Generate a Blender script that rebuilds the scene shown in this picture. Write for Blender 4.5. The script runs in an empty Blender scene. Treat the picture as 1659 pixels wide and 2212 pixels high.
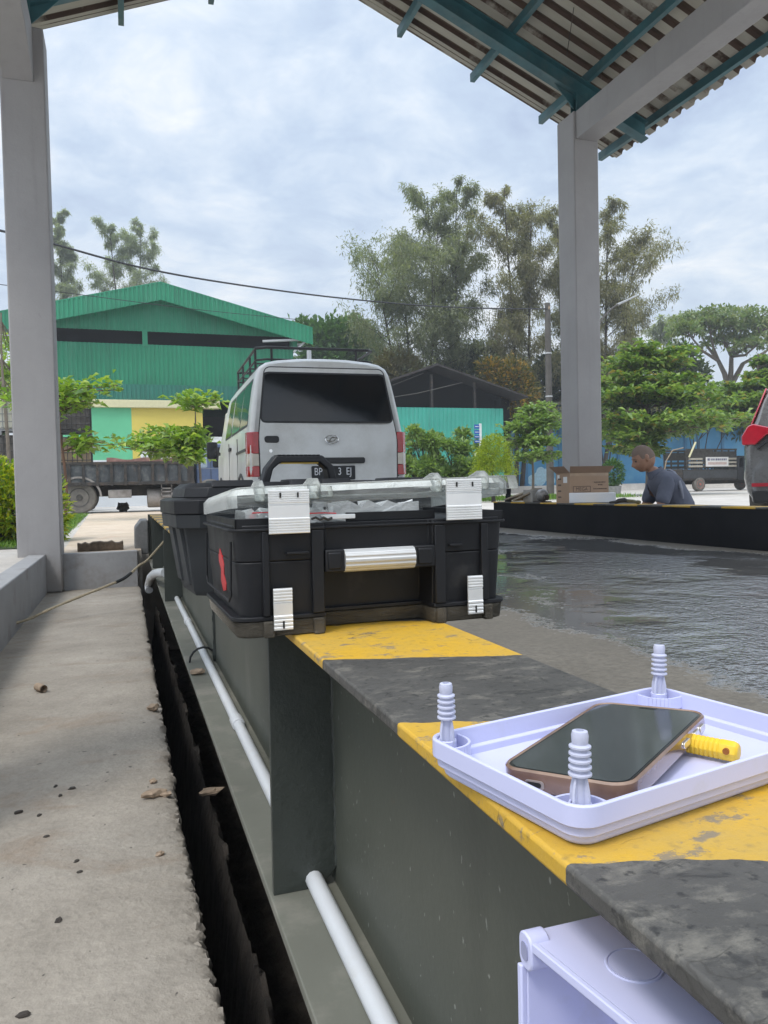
import bpy, bmesh, math, random
import numpy as np
from mathutils import Vector, Matrix
PI=math.pi
C=bpy.context.scene.collection
# ------------------------------------------------------------------ camera frame
W_,H_,F_=1659.0,2212.0,1661.0
yaw,pitch,roll=[math.radians(a) for a in (18.568,-1.786,-1.291)]
fw=Vector((math.sin(yaw)*math.cos(pitch),math.cos(yaw)*math.cos(pitch),math.sin(pitch)))
r0=Vector((math.cos(yaw),-math.sin(yaw),0)); u0=r0.cross(fw)
RT=math.cos(roll)*r0+math.sin(roll)*u0; UP=-math.sin(roll)*r0+math.cos(roll)*u0
def at(px,py,X=None,Y=None,Z=None,D=None):
    d=RT*((px-W_/2)/F_)-UP*((py-H_/2)/F_)+fw
    if X is not None: t=X/d.x
    elif Y is not None: t=Y/d.y
    elif Z is not None: t=Z/d.z
    else: t=D
    return d*t
G=-0.5       # yard level
KT=-0.19     # top of the weighbridge girders
DK=-0.488    # weighbridge deck
SL=-0.80     # channel slab
# ------------------------------------------------------------------ materials
def nn(nt,t,**kw):
    n=nt.nodes.new(t)
    for k,v in kw.items(): setattr(n,k,v)
    return n
def newmat(name):
    m=bpy.data.materials.new(name); m.use_nodes=True
    nt=m.node_tree; b=nt.nodes['Principled BSDF']
    return m,nt,b
def noise(nt,scale,detail=4,rough=.55,vec=None,dist=0):
    n=nn(nt,'ShaderNodeTexNoise'); n.inputs['Scale'].default_value=scale
    n.inputs['Detail'].default_value=detail; n.inputs['Roughness'].default_value=rough
    n.inputs['Distortion'].default_value=dist
    if vec is not None: nt.links.new(vec,n.inputs['Vector'])
    return n.outputs['Fac']
def ramp(nt,fac,stops):
    r=nn(nt,'ShaderNodeValToRGB'); e=r.color_ramp.elements
    while len(e)<len(stops): e.new(.5)
    for i,(p,c) in enumerate(stops):
        e[i].position=p; e[i].color=(c[0],c[1],c[2],1) if hasattr(c,'__len__') else (c,c,c,1)
    nt.links.new(fac,r.inputs['Fac']); return r.outputs['Color']
def mixc(nt,fac,a,b,mode='MIX'):
    m=nn(nt,'ShaderNodeMix',data_type='RGBA',blend_type=mode)
    for s,v in ((m.inputs[0],fac),(m.inputs[6],a),(m.inputs[7],b)):
        if hasattr(v,'is_linked'): nt.links.new(v,s)
        elif hasattr(v,'__len__'): s.default_value=(v[0],v[1],v[2],1)
        else: s.default_value=v
    return m.outputs[2]
def mth(nt,op,a,b=0.0,c=None,clamp=False):
    m=nn(nt,'ShaderNodeMath',operation=op); m.use_clamp=clamp
    for s,v in zip(m.inputs,(a,b,c)):
        if v is None: continue
        if hasattr(v,'is_linked'): nt.links.new(v,s)
        else: s.default_value=v
    return m.outputs[0]
def bump(nt,b,h,strength,dist):
    n=nn(nt,'ShaderNodeBump'); n.inputs['Strength'].default_value=strength; n.inputs['Distance'].default_value=dist
    nt.links.new(h,n.inputs['Height']); nt.links.new(n.outputs[0],b.inputs['Normal']); return n
def coord(nt,kind='Object'):
    return nn(nt,'ShaderNodeTexCoord').outputs[kind]
def scaled(nt,vec,s):
    m=nn(nt,'ShaderNodeMapping'); nt.links.new(vec,m.inputs[0]); m.inputs['Scale'].default_value=s; return m.outputs[0]
def plain(name,col,rough=.5,metal=0,var=.15,scale=8,bmp=0,bscale=60,bdist=.002,spec=.5,dirt=None,dscale=3,dlo=.5,dhi=.75,coat=0):
    m,nt,b=newmat(name); v=coord(nt)
    f=noise(nt,scale,5,vec=v)
    a=[max(0,c*(1-var)) for c in col]; z=[min(1,c*(1+var)) for c in col]
    c=ramp(nt,f,[(.3,a),(.7,z)])
    if dirt is not None:
        d=noise(nt,dscale,8,.65,vec=v); k=ramp(nt,d,[(dlo,0),(dhi,1)]); c=mixc(nt,k,c,dirt)
    nt.links.new(c,b.inputs['Base Color'])
    b.inputs['Roughness'].default_value=rough; b.inputs['Metallic'].default_value=metal
    b.inputs['Specular IOR Level'].default_value=spec; b.inputs['Coat Weight'].default_value=coat
    rr_=noise(nt,scale*2.3,4,vec=v)
    rs=nn(nt,'ShaderNodeMapRange'); nt.links.new(rr_,rs.inputs[0]); rs.inputs[3].default_value=max(.02,rough-.1); rs.inputs[4].default_value=min(1,rough+.1)
    nt.links.new(rs.outputs[0],b.inputs['Roughness'])
    if bmp: bump(nt,b,noise(nt,bscale,6,.6,vec=v),bmp,bdist)
    return m
def clearplastic(name,tint,haze,rough=.12,hazecol=(.85,.87,.87)):
    m,nt,b=newmat(name); out=nt.nodes['Material Output']
    b.inputs['Base Color'].default_value=(*hazecol,1); b.inputs['Roughness'].default_value=rough
    t=nn(nt,'ShaderNodeBsdfTransparent'); t.inputs[0].default_value=(*tint,1)
    mx=nn(nt,'ShaderNodeMixShader')
    f=nn(nt,'ShaderNodeFresnel'); f.inputs[0].default_value=1.45
    s=noise(nt,14,5,.7,vec=scaled(nt,coord(nt),(1,1,6)))
    k=mth(nt,'MULTIPLY_ADD',s,.5,haze-.22)
    k=mth(nt,'MAXIMUM',k,f.outputs[0],clamp=True)
    bump(nt,b,noise(nt,45,5,.65,vec=coord(nt),dist=1.5),.8,.006)
    nt.links.new(k,mx.inputs[0]); nt.links.new(t.outputs[0],mx.inputs[1]); nt.links.new(b.outputs[0],mx.inputs[2])
    nt.links.new(mx.outputs[0],out.inputs[0]); return m
def leafmat(name,cols,trans=.35,rough=.45):
    m,nt,b=newmat(name); out=nt.nodes['Material Output']
    g=nn(nt,'ShaderNodeNewGeometry')
    n=len(cols); c=ramp(nt,g.outputs['Random Per Island'],[(i/max(1,n-1),k) for i,k in enumerate(cols)])
    nt.links.new(c,b.inputs['Base Color']); b.inputs['Roughness'].default_value=rough
    tr=nn(nt,'ShaderNodeBsdfTranslucent'); c2=mixc(nt,1.0,c,(1.25,1.35,.55),'MULTIPLY'); nt.links.new(c2,tr.inputs[0])
    mx=nn(nt,'ShaderNodeMixShader'); mx.inputs[0].default_value=trans
    nt.links.new(b.outputs[0],mx.inputs[1]); nt.links.new(tr.outputs[0],mx.inputs[2]); nt.links.new(mx.outputs[0],out.inputs[0]); return m
M={}
# concrete family
def concrete(name,c1,c2,stain,rough=.85,s=1.0,bd=.004,pits=True,stlo=.55):
    m,nt,b=newmat(name); v=coord(nt)
    f=noise(nt,2.2*s,8,.6,vec=v); c=ramp(nt,f,[(.3,c1),(.7,c2)])
    fine=noise(nt,55*s,6,.7,vec=v); c=mixc(nt,.42,c,ramp(nt,fine,[(.3,.68),(.7,1.22)]),'MULTIPLY')
    st=noise(nt,2.6*s,8,.72,vec=scaled(nt,v,(1.0,1.8,1)),dist=.6); c=mixc(nt,ramp(nt,st,[(stlo,0),(stlo+.17,.75)]),c,stain)
    sg=noise(nt,7*s,6,.7,vec=v); c=mixc(nt,.5,c,ramp(nt,sg,[(.3,.72),(.7,1.2)]),'MULTIPLY')
    if pits:
        sp=noise(nt,46*s,2,.4,vec=v); c=mixc(nt,ramp(nt,sp,[(.735,0),(.76,.8)]),c,(.06,.05,.045))
    nt.links.new(c,b.inputs['Base Color']); b.inputs['Roughness'].default_value=rough
    h=mth(nt,'ADD',mth(nt,'MULTIPLY',noise(nt,16*s,7,.62,vec=v),.75),mth(nt,'MULTIPLY',noise(nt,75*s,3,.55,vec=v),.25))
    bump(nt,b,h,.8,bd); return m
M['slab']=concrete('channel_concrete',(.27,.24,.20),(.38,.343,.292),(.26,.195,.14),bd=.014,stlo=.545)
M['yard']=concrete('yard_concrete',(.42,.385,.345),(.55,.515,.47),(.40,.33,.27),s=.35,bd=.006,pits=False)
M['path']=concrete('dusty_path',(.50,.40,.29),(.60,.50,.39),(.52,.30,.20),s=.8,bd=.006,pits=False)
M['block']=concrete('rough_block',(.20,.20,.20),(.30,.30,.295),(.12,.11,.10),s=2)
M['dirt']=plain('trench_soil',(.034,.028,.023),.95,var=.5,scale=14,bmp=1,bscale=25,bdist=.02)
M['wallpaint']=plain('grey_wall_paint',(.32,.32,.325),.7,var=.10,scale=3,bmp=.6,bscale=35,bdist=.005,dirt=(.20,.175,.15),dscale=3.5,dlo=.54,dhi=.78)
def painted(name,col,streak,base_z):
    m,nt,b=newmat(name); v=coord(nt); s=nn(nt,'ShaderNodeSeparateXYZ'); nt.links.new(v,s.inputs[0])
    c=ramp(nt,noise(nt,1.6,7,.6,vec=v),[(.3,[k*.90 for k in col]),(.7,[k*1.07 for k in col])])
    st=noise(nt,14,5,.6,vec=scaled(nt,v,(1,1,.05))); c=mixc(nt,ramp(nt,st,[(.55,0),(.75,.35)]),c,streak)
    sp=noise(nt,30,4,.6,vec=v); c=mixc(nt,ramp(nt,sp,[(.66,0),(.74,.35)]),c,[k*.6 for k in col])
    lo=mth(nt,'SUBTRACT',base_z+.55,s.outputs[2]); lo=mth(nt,'ADD',lo,mth(nt,'MULTIPLY_ADD',noise(nt,5,6,.7,vec=v),.8,-.55)); c=mixc(nt,ramp(nt,lo,[(.05,0),(.45,.6)]),c,(.20,.175,.145))
    nt.links.new(c,b.inputs['Base Color']); b.inputs['Roughness'].default_value=.62
    bump(nt,b,mth(nt,'ADD',noise(nt,7,5,.6,vec=v),mth(nt,'MULTIPLY',noise(nt,60,4,.6,vec=v),.25)),.5,.008); return m
M['colpaint']=painted('column_paint',(.335,.325,.325),(.24,.235,.23),0)
# girder steel
def steelpaint():
    m,nt,b=newmat('olive_steel_paint'); v=coord(nt)
    c=ramp(nt,noise(nt,3,6,vec=v),[(.3,(.066,.073,.058)),(.7,(.092,.098,.080))])
    sp=noise(nt,120,3,.5,vec=scaled(nt,v,(1,1,.55))); c=mixc(nt,ramp(nt,sp,[(.695,0),(.73,.65)]),c,(.34,.35,.32))
    du=noise(nt,5,8,.7,vec=scaled(nt,v,(1,1,.5))); c=mixc(nt,ramp(nt,du,[(.55,0),(.85,.45)]),c,(.19,.185,.16))
    dr=noise(nt,9,6,.65,vec=scaled(nt,v,(1,1,.10))); c=mixc(nt,ramp(nt,dr,[(.52,0),(.72,.4)]),c,(.045,.048,.04))
    rs_=noise(nt,16,7,.7,vec=v); c=mixc(nt,ramp(nt,rs_,[(.68,0),(.74,.6)]),c,(.12,.075,.045))
    nt.links.new(c,b.inputs['Base Color']); b.inputs['Roughness'].default_value=.48
    bump(nt,b,noise(nt,90,5,.6,vec=v),.25,.0015); return m
M['steel']=steelpaint()
M['stiff']=plain('stiffener_paint',(.044,.051,.045),.42,var=.12,scale=5,bmp=.7,bscale=55,bdist=.003)
M['flangelow']=plain('dusty_flange_paint',(.15,.152,.125),.6,var=.12,scale=4,bmp=.3,bscale=70,bdist=.002,dirt=(.30,.28,.24),dscale=5,dlo=.5,dhi=.8)
M['black_steel']=plain('black_steel_paint',(.006,.0065,.009),.7,spec=.2,var=.4,scale=2,bmp=.2,bscale=50,dirt=(.012,.012,.013),dscale=1.5)
def stripes(name,off,per,slant):
    m,nt,b=newmat(name); v=coord(nt); s=nn(nt,'ShaderNodeSeparateXYZ'); nt.links.new(v,s.inputs[0])
    wob=mth(nt,'MULTIPLY_ADD',noise(nt,28,3,vec=v),.014,-.007)
    t=mth(nt,'ADD',mth(nt,'MULTIPLY_ADD',s.outputs[0],slant,s.outputs[1]),wob)
    k=mth(nt,'FRACT',mth(nt,'DIVIDE',mth(nt,'SUBTRACT',t,off),per))
    isy=mth(nt,'LESS_THAN',k,.5)
    n1=noise(nt,9,8,.7,vec=v); n2=noise(nt,42,7,.75,vec=scaled(nt,v,(.6,1,1))); n3=noise(nt,120,4,.6,vec=v)
    yel=mixc(nt,ramp(nt,n1,[(.35,0),(.75,1)]),(.60,.345,.018),(.48,.31,.055))
    yel=mixc(nt,ramp(nt,n3,[(.56,0),(.72,.6)]),yel,(.25,.17,.05))
    yel=mixc(nt,ramp(nt,noise(nt,5,7,.7,vec=v),[(.50,0),(.72,.55)]),yel,(.36,.27,.12))
    yel=mixc(nt,ramp(nt,n2,[(.575,0),(.63,.85)]),yel,(.19,.165,.13))
    blk=mixc(nt,ramp(nt,n1,[(.3,0),(.7,1)]),(.050,.048,.044),(.085,.081,.074))
    blk=mixc(nt,ramp(nt,n2,[(.51,0),(.66,.75)]),blk,(.185,.172,.145)); n4=noise(nt,24,7,.72,vec=scaled(nt,v,(.7,1.6,1)),dist=.8); blk=mixc(nt,ramp(nt,n4,[(.56,0),(.64,.7)]),blk,(.022,.022,.021))
    blk=mixc(nt,ramp(nt,n3,[(.58,0),(.68,.75)]),blk,(.016,.016,.016))
    c=mixc(nt,isy,blk,yel)
    # fine cracks
    vo=nn(nt,'ShaderNodeTexVoronoi',feature='DISTANCE_TO_EDGE'); vo.inputs['Scale'].default_value=34
    wv=nn(nt,'ShaderNodeVectorMath',operation='ADD'); nz=nn(nt,'ShaderNodeTexNoise'); nz.inputs['Scale'].default_value=22; nt.links.new(v,nz.inputs['Vector'])
    sc=nn(nt,'ShaderNodeVectorMath',operation='SCALE'); nt.links.new(nz.outputs['Color'],sc.inputs[0]); sc.inputs['Scale'].default_value=.07
    nt.links.new(scaled(nt,v,(.55,1.3,1)),wv.inputs[0]); nt.links.new(sc.outputs[0],wv.inputs[1]); nt.links.new(wv.outputs[0],vo.inputs['Vector'])
    gate=ramp(nt,noise(nt,11,3,vec=v),[(.56,0),(.60,1)])
    cr=mth(nt,'MULTIPLY',mth(nt,'LESS_THAN',vo.outputs['Distance'],.022),gate)
    c=mixc(nt,mth(nt,'MULTIPLY',cr,.4),c,(.03,.027,.022))
    nt.links.new(c,b.inputs['Base Color']); b.inputs['Roughness'].default_value=.6
    h=mth(nt,'SUBTRACT',mth(nt,'ADD',mth(nt,'MULTIPLY',n2,.5),mth(nt,'MULTIPLY',n3,.25)),mth(nt,'MULTIPLY',cr,.5))
    bump(nt,b,h,.7,.003); return m
M['stripe_near']=stripes('near_hazard_stripes',.40-1.104,.5,.336)
M['stripe_far']=stripes('far_hazard_stripes',5.49-3.5,.645,0)
def deckmat():
    m,nt,b=newmat('wet_deck_concrete'); v=coord(nt); s=nn(nt,'ShaderNodeSeparateXYZ'); nt.links.new(v,s.inputs[0])
    x=s.outputs[0]
    ed=mth(nt,'MINIMUM',mth(nt,'MULTIPLY',mth(nt,'SUBTRACT',x,1.26),2.4),mth(nt,'MULTIPLY',mth(nt,'SUBTRACT',4.0,x),1.6))
    ed=mth(nt,'MINIMUM',ed,.62)
    n=noise(nt,.9,7,.62,vec=scaled(nt,v,(1.3,.8,1)),dist=.4)
    wet=mth(nt,'ADD',ed,mth(nt,'MULTIPLY_ADD',n,2.6,-1.42)); wet=mth(nt,'ADD',wet,mth(nt,'MULTIPLY_ADD',noise(nt,34,5,.7,vec=v),1.1,-.55)); wet=ramp(nt,wet,[(.08,0),(.26,1)])
    fine=noise(nt,60,6,.7,vec=v); big=noise(nt,2,6,.6,vec=v)
    dry=mixc(nt,big,(.095,.086,.072),(.215,.195,.162)); dry=mixc(nt,.6,dry,ramp(nt,fine,[(.3,.55),(.7,1.25)]),'MULTIPLY')
    wc=mixc(nt,big,(.055,.056,.057),(.165,.163,.158))  # wet tone lightened to stand in for missing sky glints
    c=mixc(nt,wet,dry,wc); nt.links.new(c,b.inputs['Base Color'])
    ro=mixc(nt,wet,(.85,.85,.85),mixc(nt,noise(nt,7,4,vec=v),(.015,.015,.015),(.06,.06,.06)))
    nt.links.new(ro,b.inputs['Roughness']); 
    pud=ramp(nt,noise(nt,.9,4,vec=v),[(.47,1),(.55,.05)])
    r1=noise(nt,17,2,.6,vec=v); r2=noise(nt,60,2,.55,vec=v)
    h=mth(nt,'MULTIPLY',mth(nt,'ADD',mth(nt,'MULTIPLY',r1,.62),mth(nt,'MULTIPLY',r2,.38)),pud)
    bump(nt,b,h,1.0,.0155); b.inputs['Specular IOR Level'].default_value=.5; nt.links.new(mth(nt,'MULTIPLY_ADD',wet,2.9,1.45),b.inputs['IOR'])
    return m
M['deck']=deckmat()
M['teal_steel']=plain('teal_roof_steel',(.035,.115,.135),.5,var=.25,scale=4,bmp=.15,dirt=(.10,.14,.14),dscale=3)
def roofmat():
    m,nt,b=newmat('rusty_roof_sheet'); v=coord(nt,'Object'); g=nn(nt,'ShaderNodeAttribute',attribute_name='rib')
    n=noise(nt,1.4,7,.65,vec=scaled(nt,v,(.5,2.0,.5)))
    base=ramp(nt,n,[(.3,(.30,.275,.225)),(.7,(.42,.40,.345))])
    rust=ramp(nt,noise(nt,3,7,.7,vec=scaled(nt,v,(.4,1.6,.4))),[(.3,(.045,.028,.02)),(.7,(.10,.062,.042))])
    k=mth(nt,'MULTIPLY_ADD',noise(nt,1.1,6,.7,vec=v),1.2,-.6); k=mth(nt,'ADD',g.outputs['Fac'],k); k=ramp(nt,k,[(.36,0),(.48,1)])
    nt.links.new(mixc(nt,k,base,rust),b.inputs['Base Color']); b.inputs['Roughness'].default_value=.75; return m
M['roof']=roofmat()
M['roof_out']=plain('weathered_roof_top',(.30,.33,.31),.6,var=.2)
def corr(name,col,var=.1):
    m,nt,b=newmat(name); v=coord(nt)
    c=ramp(nt,noise(nt,.35,6,.6,vec=v),[(.3,[k*.85 for k in col]),(.7,[min(1,k*1.15+.008) for k in col])])
    st=noise(nt,2.2,6,.65,vec=scaled(nt,v,(1,1,.09))); c=mixc(nt,ramp(nt,st,[(.50,0),(.72,.55)]),c,[k*.62+.012 for k in col])
    lt=noise(nt,1.3,6,.65,vec=scaled(nt,v,(1,1,.15))); c=mixc(nt,ramp(nt,lt,[(.55,0),(.75,.35)]),c,[min(1,k*.8+.08) for k in col])
    nt.links.new(c,b.inputs['Base Color']); b.inputs['Roughness'].default_value=.5; return m
M['green_sheet']=corr('green_metal_sheet',(.008,.205,.105))
M['teal_sheet']=corr('teal_metal_sheet',(.045,.36,.28))
M['blue_sheet']=plain('blue_painted_wall',(.055,.25,.46),.6,var=.15,scale=.4,dirt=(.13,.36,.52),dscale=.7,dlo=.5,dhi=.8)
M['shade_black']=plain('painted_interior_shade',(.004,.004,.004),.95,spec=.1)  # flat near-black: shade inside sheds and openings painted as colour
M['brown_roof']=plain('dark_brown_roof',(.022,.017,.015),.7,var=.3,scale=2)
M['cream']=plain('cream_paint',(.62,.58,.36),.7,var=.06); M['green_wall']=plain('mint_wall_paint',(.12,.48,.26),.7,var=.06,scale=1); M['yellow_wall']=plain('yellow_wall_paint',(.62,.50,.10),.7,var=.06,scale=1)
M['white_wall']=plain('white_wall_paint',(.62,.65,.68),.6,var=.08,scale=1)
M['pvc']=plain('white_pvc',(.60,.62,.64),.35,var=.05,dirt=(.55,.54,.52),dscale=12,dlo=.55,dhi=.8)
M['lilac']=plain('lilac_white_plastic',(.56,.575,.80),.36,var=.03,scale=5,bmp=.10,bscale=160,bdist=.0006,dirt=(.50,.50,.60),dscale=9,dlo=.56,dhi=.72)
M['plug']=plain('plug_plastic',(.50,.515,.64),.42,var=.05,scale=40)
M['blackplastic']=plain('black_plastic',(.0075,.008,.010),.5,var=.3,scale=9,spec=.35,bmp=.25,bscale=420,bdist=.0006,dirt=(.045,.043,.040),dscale=9,dlo=.58,dhi=.82)
M['greyplastic']=plain('dark_grey_plastic',(.022,.025,.028),.55,spec=.35,var=.15,scale=9,bmp=.2,bscale=420,bdist=.0006)
M['alu']=plain('brushed_aluminium',(.80,.80,.79),.36,metal=.55,var=.06,scale=20,dirt=(.55,.54,.52),dscale=14,dlo=.6,dhi=.85)
M['alugrip']=plain('polished_aluminium',(.58,.575,.56),.42,metal=.6,var=.05,scale=20)
M['clear']=clearplastic('clear_lid_plastic',(.94,.955,.95),.08,rough=.16,hazecol=(.72,.73,.71))
M['clearbrown']=clearplastic('smoky_base_plastic',(.42,.38,.32),.20,hazecol=(.30,.27,.22))
M['bag']=clearplastic('bag_plastic',(.92,.93,.94),.35)
M['red']=plain('red_plastic',(.62,.02,.03),.35,var=.1)
M['white']=plain('white_plastic',(.78,.79,.80),.4,var=.03)
M['screen']=plain('grey_reflection_glass',(.045,.053,.053),.10,var=.1,spec=.6,bmp=.02,bscale=14,bdist=.004)  # grey reflection on the screen painted into its base colour
M['bezel']=plain('phone_bezel',(.006,.006,.006),.15)
def casemat():
    m,nt,b=newmat('amber_phone_case'); 
    c=ramp(nt,noise(nt,30,4,vec=coord(nt)),[(.3,(.12,.062,.036)),(.7,(.27,.165,.105))]); nt.links.new(c,b.inputs['Base Color'])
    b.inputs['Roughness'].default_value=.16; b.inputs['Coat Weight'].default_value=.6; b.inputs['Subsurface Weight'].default_value=.0; return m
M['case']=casemat()
M['gold']=plain('pale_gold_metal',(.80,.76,.68),.25,metal=.9)
M['yellowplastic']=plain('yellow_handle_plastic',(.80,.52,.035),.4,var=.06)
M['wirehole']=plain('dark_hole',(.01,.01,.01),.9)
M['vanpaint']=plain('dusty_white_car_paint',(.72,.725,.71),.34,var=.05,scale=2,dirt=(.50,.49,.45),dscale=1.6,dlo=.42,dhi=.72,coat=.4)
M['glass']=plain('dark_car_glass',(.006,.007,.009),.05,spec=.6,var=.2)
M['glasslight']=plain('side_car_glass',(.03,.04,.035),.04,spec=.9,var=.1)
M['redlens']=plain('red_lamp_lens',(.42,.012,.018),.12,spec=.7,coat=.5); M['clearlens']=plain('pale_lamp_lens',(.62,.55,.46),.12,spec=.7,coat=.5)
M['trim']=plain('black_trim',(.02,.02,.021),.5); M['chrome']=plain('chrome_trim',(.75,.75,.75),.15,metal=1)
M['tyre']=plain('dusty_tyre',(.12,.112,.10),.85,dirt=(.22,.20,.175),dscale=6,dlo=.4,dhi=.8)
M['rim']=plain('dusty_wheel_rim',(.045,.042,.038),.6,dirt=(.10,.09,.075),dscale=9)
M['rim_red']=plain('red_wheel_rim',(.34,.12,.09),.6)
def weathered():
    m,nt,b=newmat('weathered_truck_bed'); v=coord(nt)
    c=ramp(nt,noise(nt,2.2,8,.7,vec=v),[(.32,(.022,.026,.03)),(.52,(.06,.068,.075)),(.72,(.20,.205,.20))])
    c=mixc(nt,ramp(nt,noise(nt,3.2,7,.7,vec=scaled(nt,v,(2,1,.6))),[(.58,0),(.72,.7)]),c,(.13,.075,.045))
    nt.links.new(c,b.inputs['Base Color']); b.inputs['Roughness'].default_value=.7; return m
M['bed']=weathered()
M['rustdark']=plain('dirty_dark_steel',(.035,.032,.03),.75,var=.3,dirt=(.10,.07,.05),dscale=4)
M['beige_metal']=plain('dusty_tank_metal',(.27,.25,.235),.6,var=.15,dirt=(.12,.10,.09),dscale=3)
M['cabblue']=plain('slate_blue_cab_paint',(.075,.11,.20),.35,var=.1,coat=.3)
M['suvpaint']=plain('grey_car_paint',(.15,.146,.14),.28,metal=.15,var=.05,coat=.8)
M['suvred']=plain('suv_red_lens',(.46,.014,.03),.12,spec=.7,coat=.6)
M['tote_white']=plain('white_tank_plastic',(.66,.64,.54),.5,var=.06); M['tote_dark']=plain('dirty_tank_plastic',(.075,.065,.055),.6,var=.35,scale=3)
M['tote_amber']=plain('amber_tank_plastic',(.30,.22,.13),.6,var=.3,scale=3)
M['cagegrey']=plain('cage_steel',(.25,.25,.25),.5); M['cagedark']=plain('dirty_cage_steel',(.03,.028,.027),.6)
M['card']=plain('brown_cardboard',(.36,.245,.165),.8,var=.06,scale=5,bmp=.15,bscale=80); M['ink']=plain('printed_ink',(.12,.085,.065),.8)
M['cardin']=plain('cardboard_inside',(.27,.18,.125),.85,var=.08)
M['paper']=plain('white_label_paper',(.75,.75,.74),.7,var=.03)
M['foam']=plain('white_foam',(.80,.81,.84),.8,var=.02,bmp=.15,bscale=200,bdist=.001)
M['wood']=plain('grey_brown_wood',(.30,.25,.19),.8,var=.25,scale=6); M['pole']=plain('weathered_pole',(.085,.078,.07),.85,var=.15,scale=3)
M['galv']=plain('galvanised_steel',(.48,.49,.50),.45,metal=.3,var=.06)
M['cable']=plain('dark_cable',(.02,.02,.022),.6)
M['twine']=plain('dirty_twine',(.34,.29,.20),.9,var=.25,scale=60); M['tape']=plain('black_tape',(.012,.012,.012),.5)
M['brick']=plain('dirty_brick',(.13,.095,.065),.95,var=.4,scale=18,bmp=1,bscale=30,bdist=.012)
M['stone']=plain('pale_brown_stone',(.33,.25,.18),.9,var=.3,scale=30,bmp=.6,bscale=80,bdist=.004); M['darkstone']=plain('dark_chip',(.05,.042,.036),.9,var=.4)
M['kerbstone']=plain('mossy_kerb_stone',(.22,.19,.12),.9,var=.4,scale=3,bmp=1,bscale=18,bdist=.02)
M['signblue']=plain('blue_sign_plate',(.03,.10,.42),.4,var=.08); M['signwhite']=plain('white_sign_paint',(.75,.76,.78),.5)
M['skin']=None
M['shirt']=plain('blue_grey_shirt',(.105,.115,.155),.85,var=.1,scale=20,bmp=.3,bscale=30,bdist=.006)
M['shirtlight']=plain('pale_grey_yoke',(.24,.25,.30),.85,var=.08,scale=20)
M['trousers']=plain('dark_trousers',(.025,.027,.035),.9)
M['bark']=plain('dark_bark',(.045,.036,.03),.9,var=.35,scale=6); M['barkred']=plain('reddish_stem',(.14,.075,.05),.85,var=.2)
M['barkpale']=plain('pale_brown_bark',(.17,.14,.11),.9,var=.2)
M['l_cas']=leafmat('casuarina_needles',[(.13,.155,.105),(.19,.21,.145),(.25,.26,.175),(.15,.175,.12)],.5,.6)
M['l_casb']=leafmat('brownish_needles',[(.15,.15,.10),(.22,.205,.135),(.28,.255,.17),(.17,.175,.12)],.5,.6)
M['l_far']=leafmat('haze_pale_needles',[(.20,.235,.20),(.27,.30,.25),(.33,.35,.29)],.55,.6)  # distance haze put into the leaf colour as extra paleness
M['l_dark']=leafmat('dark_leaves',[(.035,.055,.03),(.06,.09,.045),(.085,.12,.055)],.3,.5)
M['l_mid']=leafmat('mid_green_leaves',[(.045,.115,.03),(.08,.17,.045),(.12,.22,.06)],.3,.5)
M['l_alm']=leafmat('almond_leaves',[(.10,.19,.03),(.19,.31,.045),(.30,.43,.07),(.15,.26,.05),(.40,.48,.10)],.38,.30)
M['l_almd']=leafmat('deep_almond_leaves',[(.05,.11,.028),(.11,.20,.04),(.19,.29,.06),(.26,.36,.08),(.17,.27,.065),(.30,.39,.11),(.13,.22,.05),(.07,.14,.04),(.20,.29,.07),(.32,.22,.06)],.38,.30)
M['l_shrub']=leafmat('shrub_leaves',[(.09,.16,.05),(.18,.28,.08),(.28,.38,.12),(.13,.21,.065)],.38,.35)
M['l_lime']=leafmat('lime_leaves',[(.16,.26,.012),(.30,.38,.02),(.42,.46,.03)],.35,.45)
M['l_hedge']=leafmat('hedge_leaves',[(.09,.18,.02),(.22,.34,.03),(.42,.50,.035),(.58,.54,.04),(.15,.26,.03)],.35,.38)
M['l_yel']=leafmat('yellowing_leaves',[(.05,.075,.02),(.12,.12,.025),(.42,.24,.03),(.07,.09,.025)],.3,.5)
M['l_olive']=leafmat('olive_leaves',[(.14,.12,.05),(.22,.19,.09),(.17,.16,.06)],.3,.5)
M['grass']=leafmat('grass_blades',[(.07,.16,.02),(.14,.26,.03),(.20,.32,.05)],.35,.5)
def skinmat():
    m,nt,b=newmat('brown_skin'); v=coord(nt); s=nn(nt,'ShaderNodeSeparateXYZ'); nt.links.new(v,s.inputs[0])
    c=ramp(nt,noise(nt,20,4,vec=v),[(.3,(.27,.145,.095)),(.7,(.35,.195,.13))])
    nt.links.new(c,b.inputs['Base Color']); b.inputs['Roughness'].default_value=.45; return m
M['skin']=skinmat()
M['stubble']=plain('grey_stubble',(.17,.122,.098),.8,var=.2,scale=200)
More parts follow.
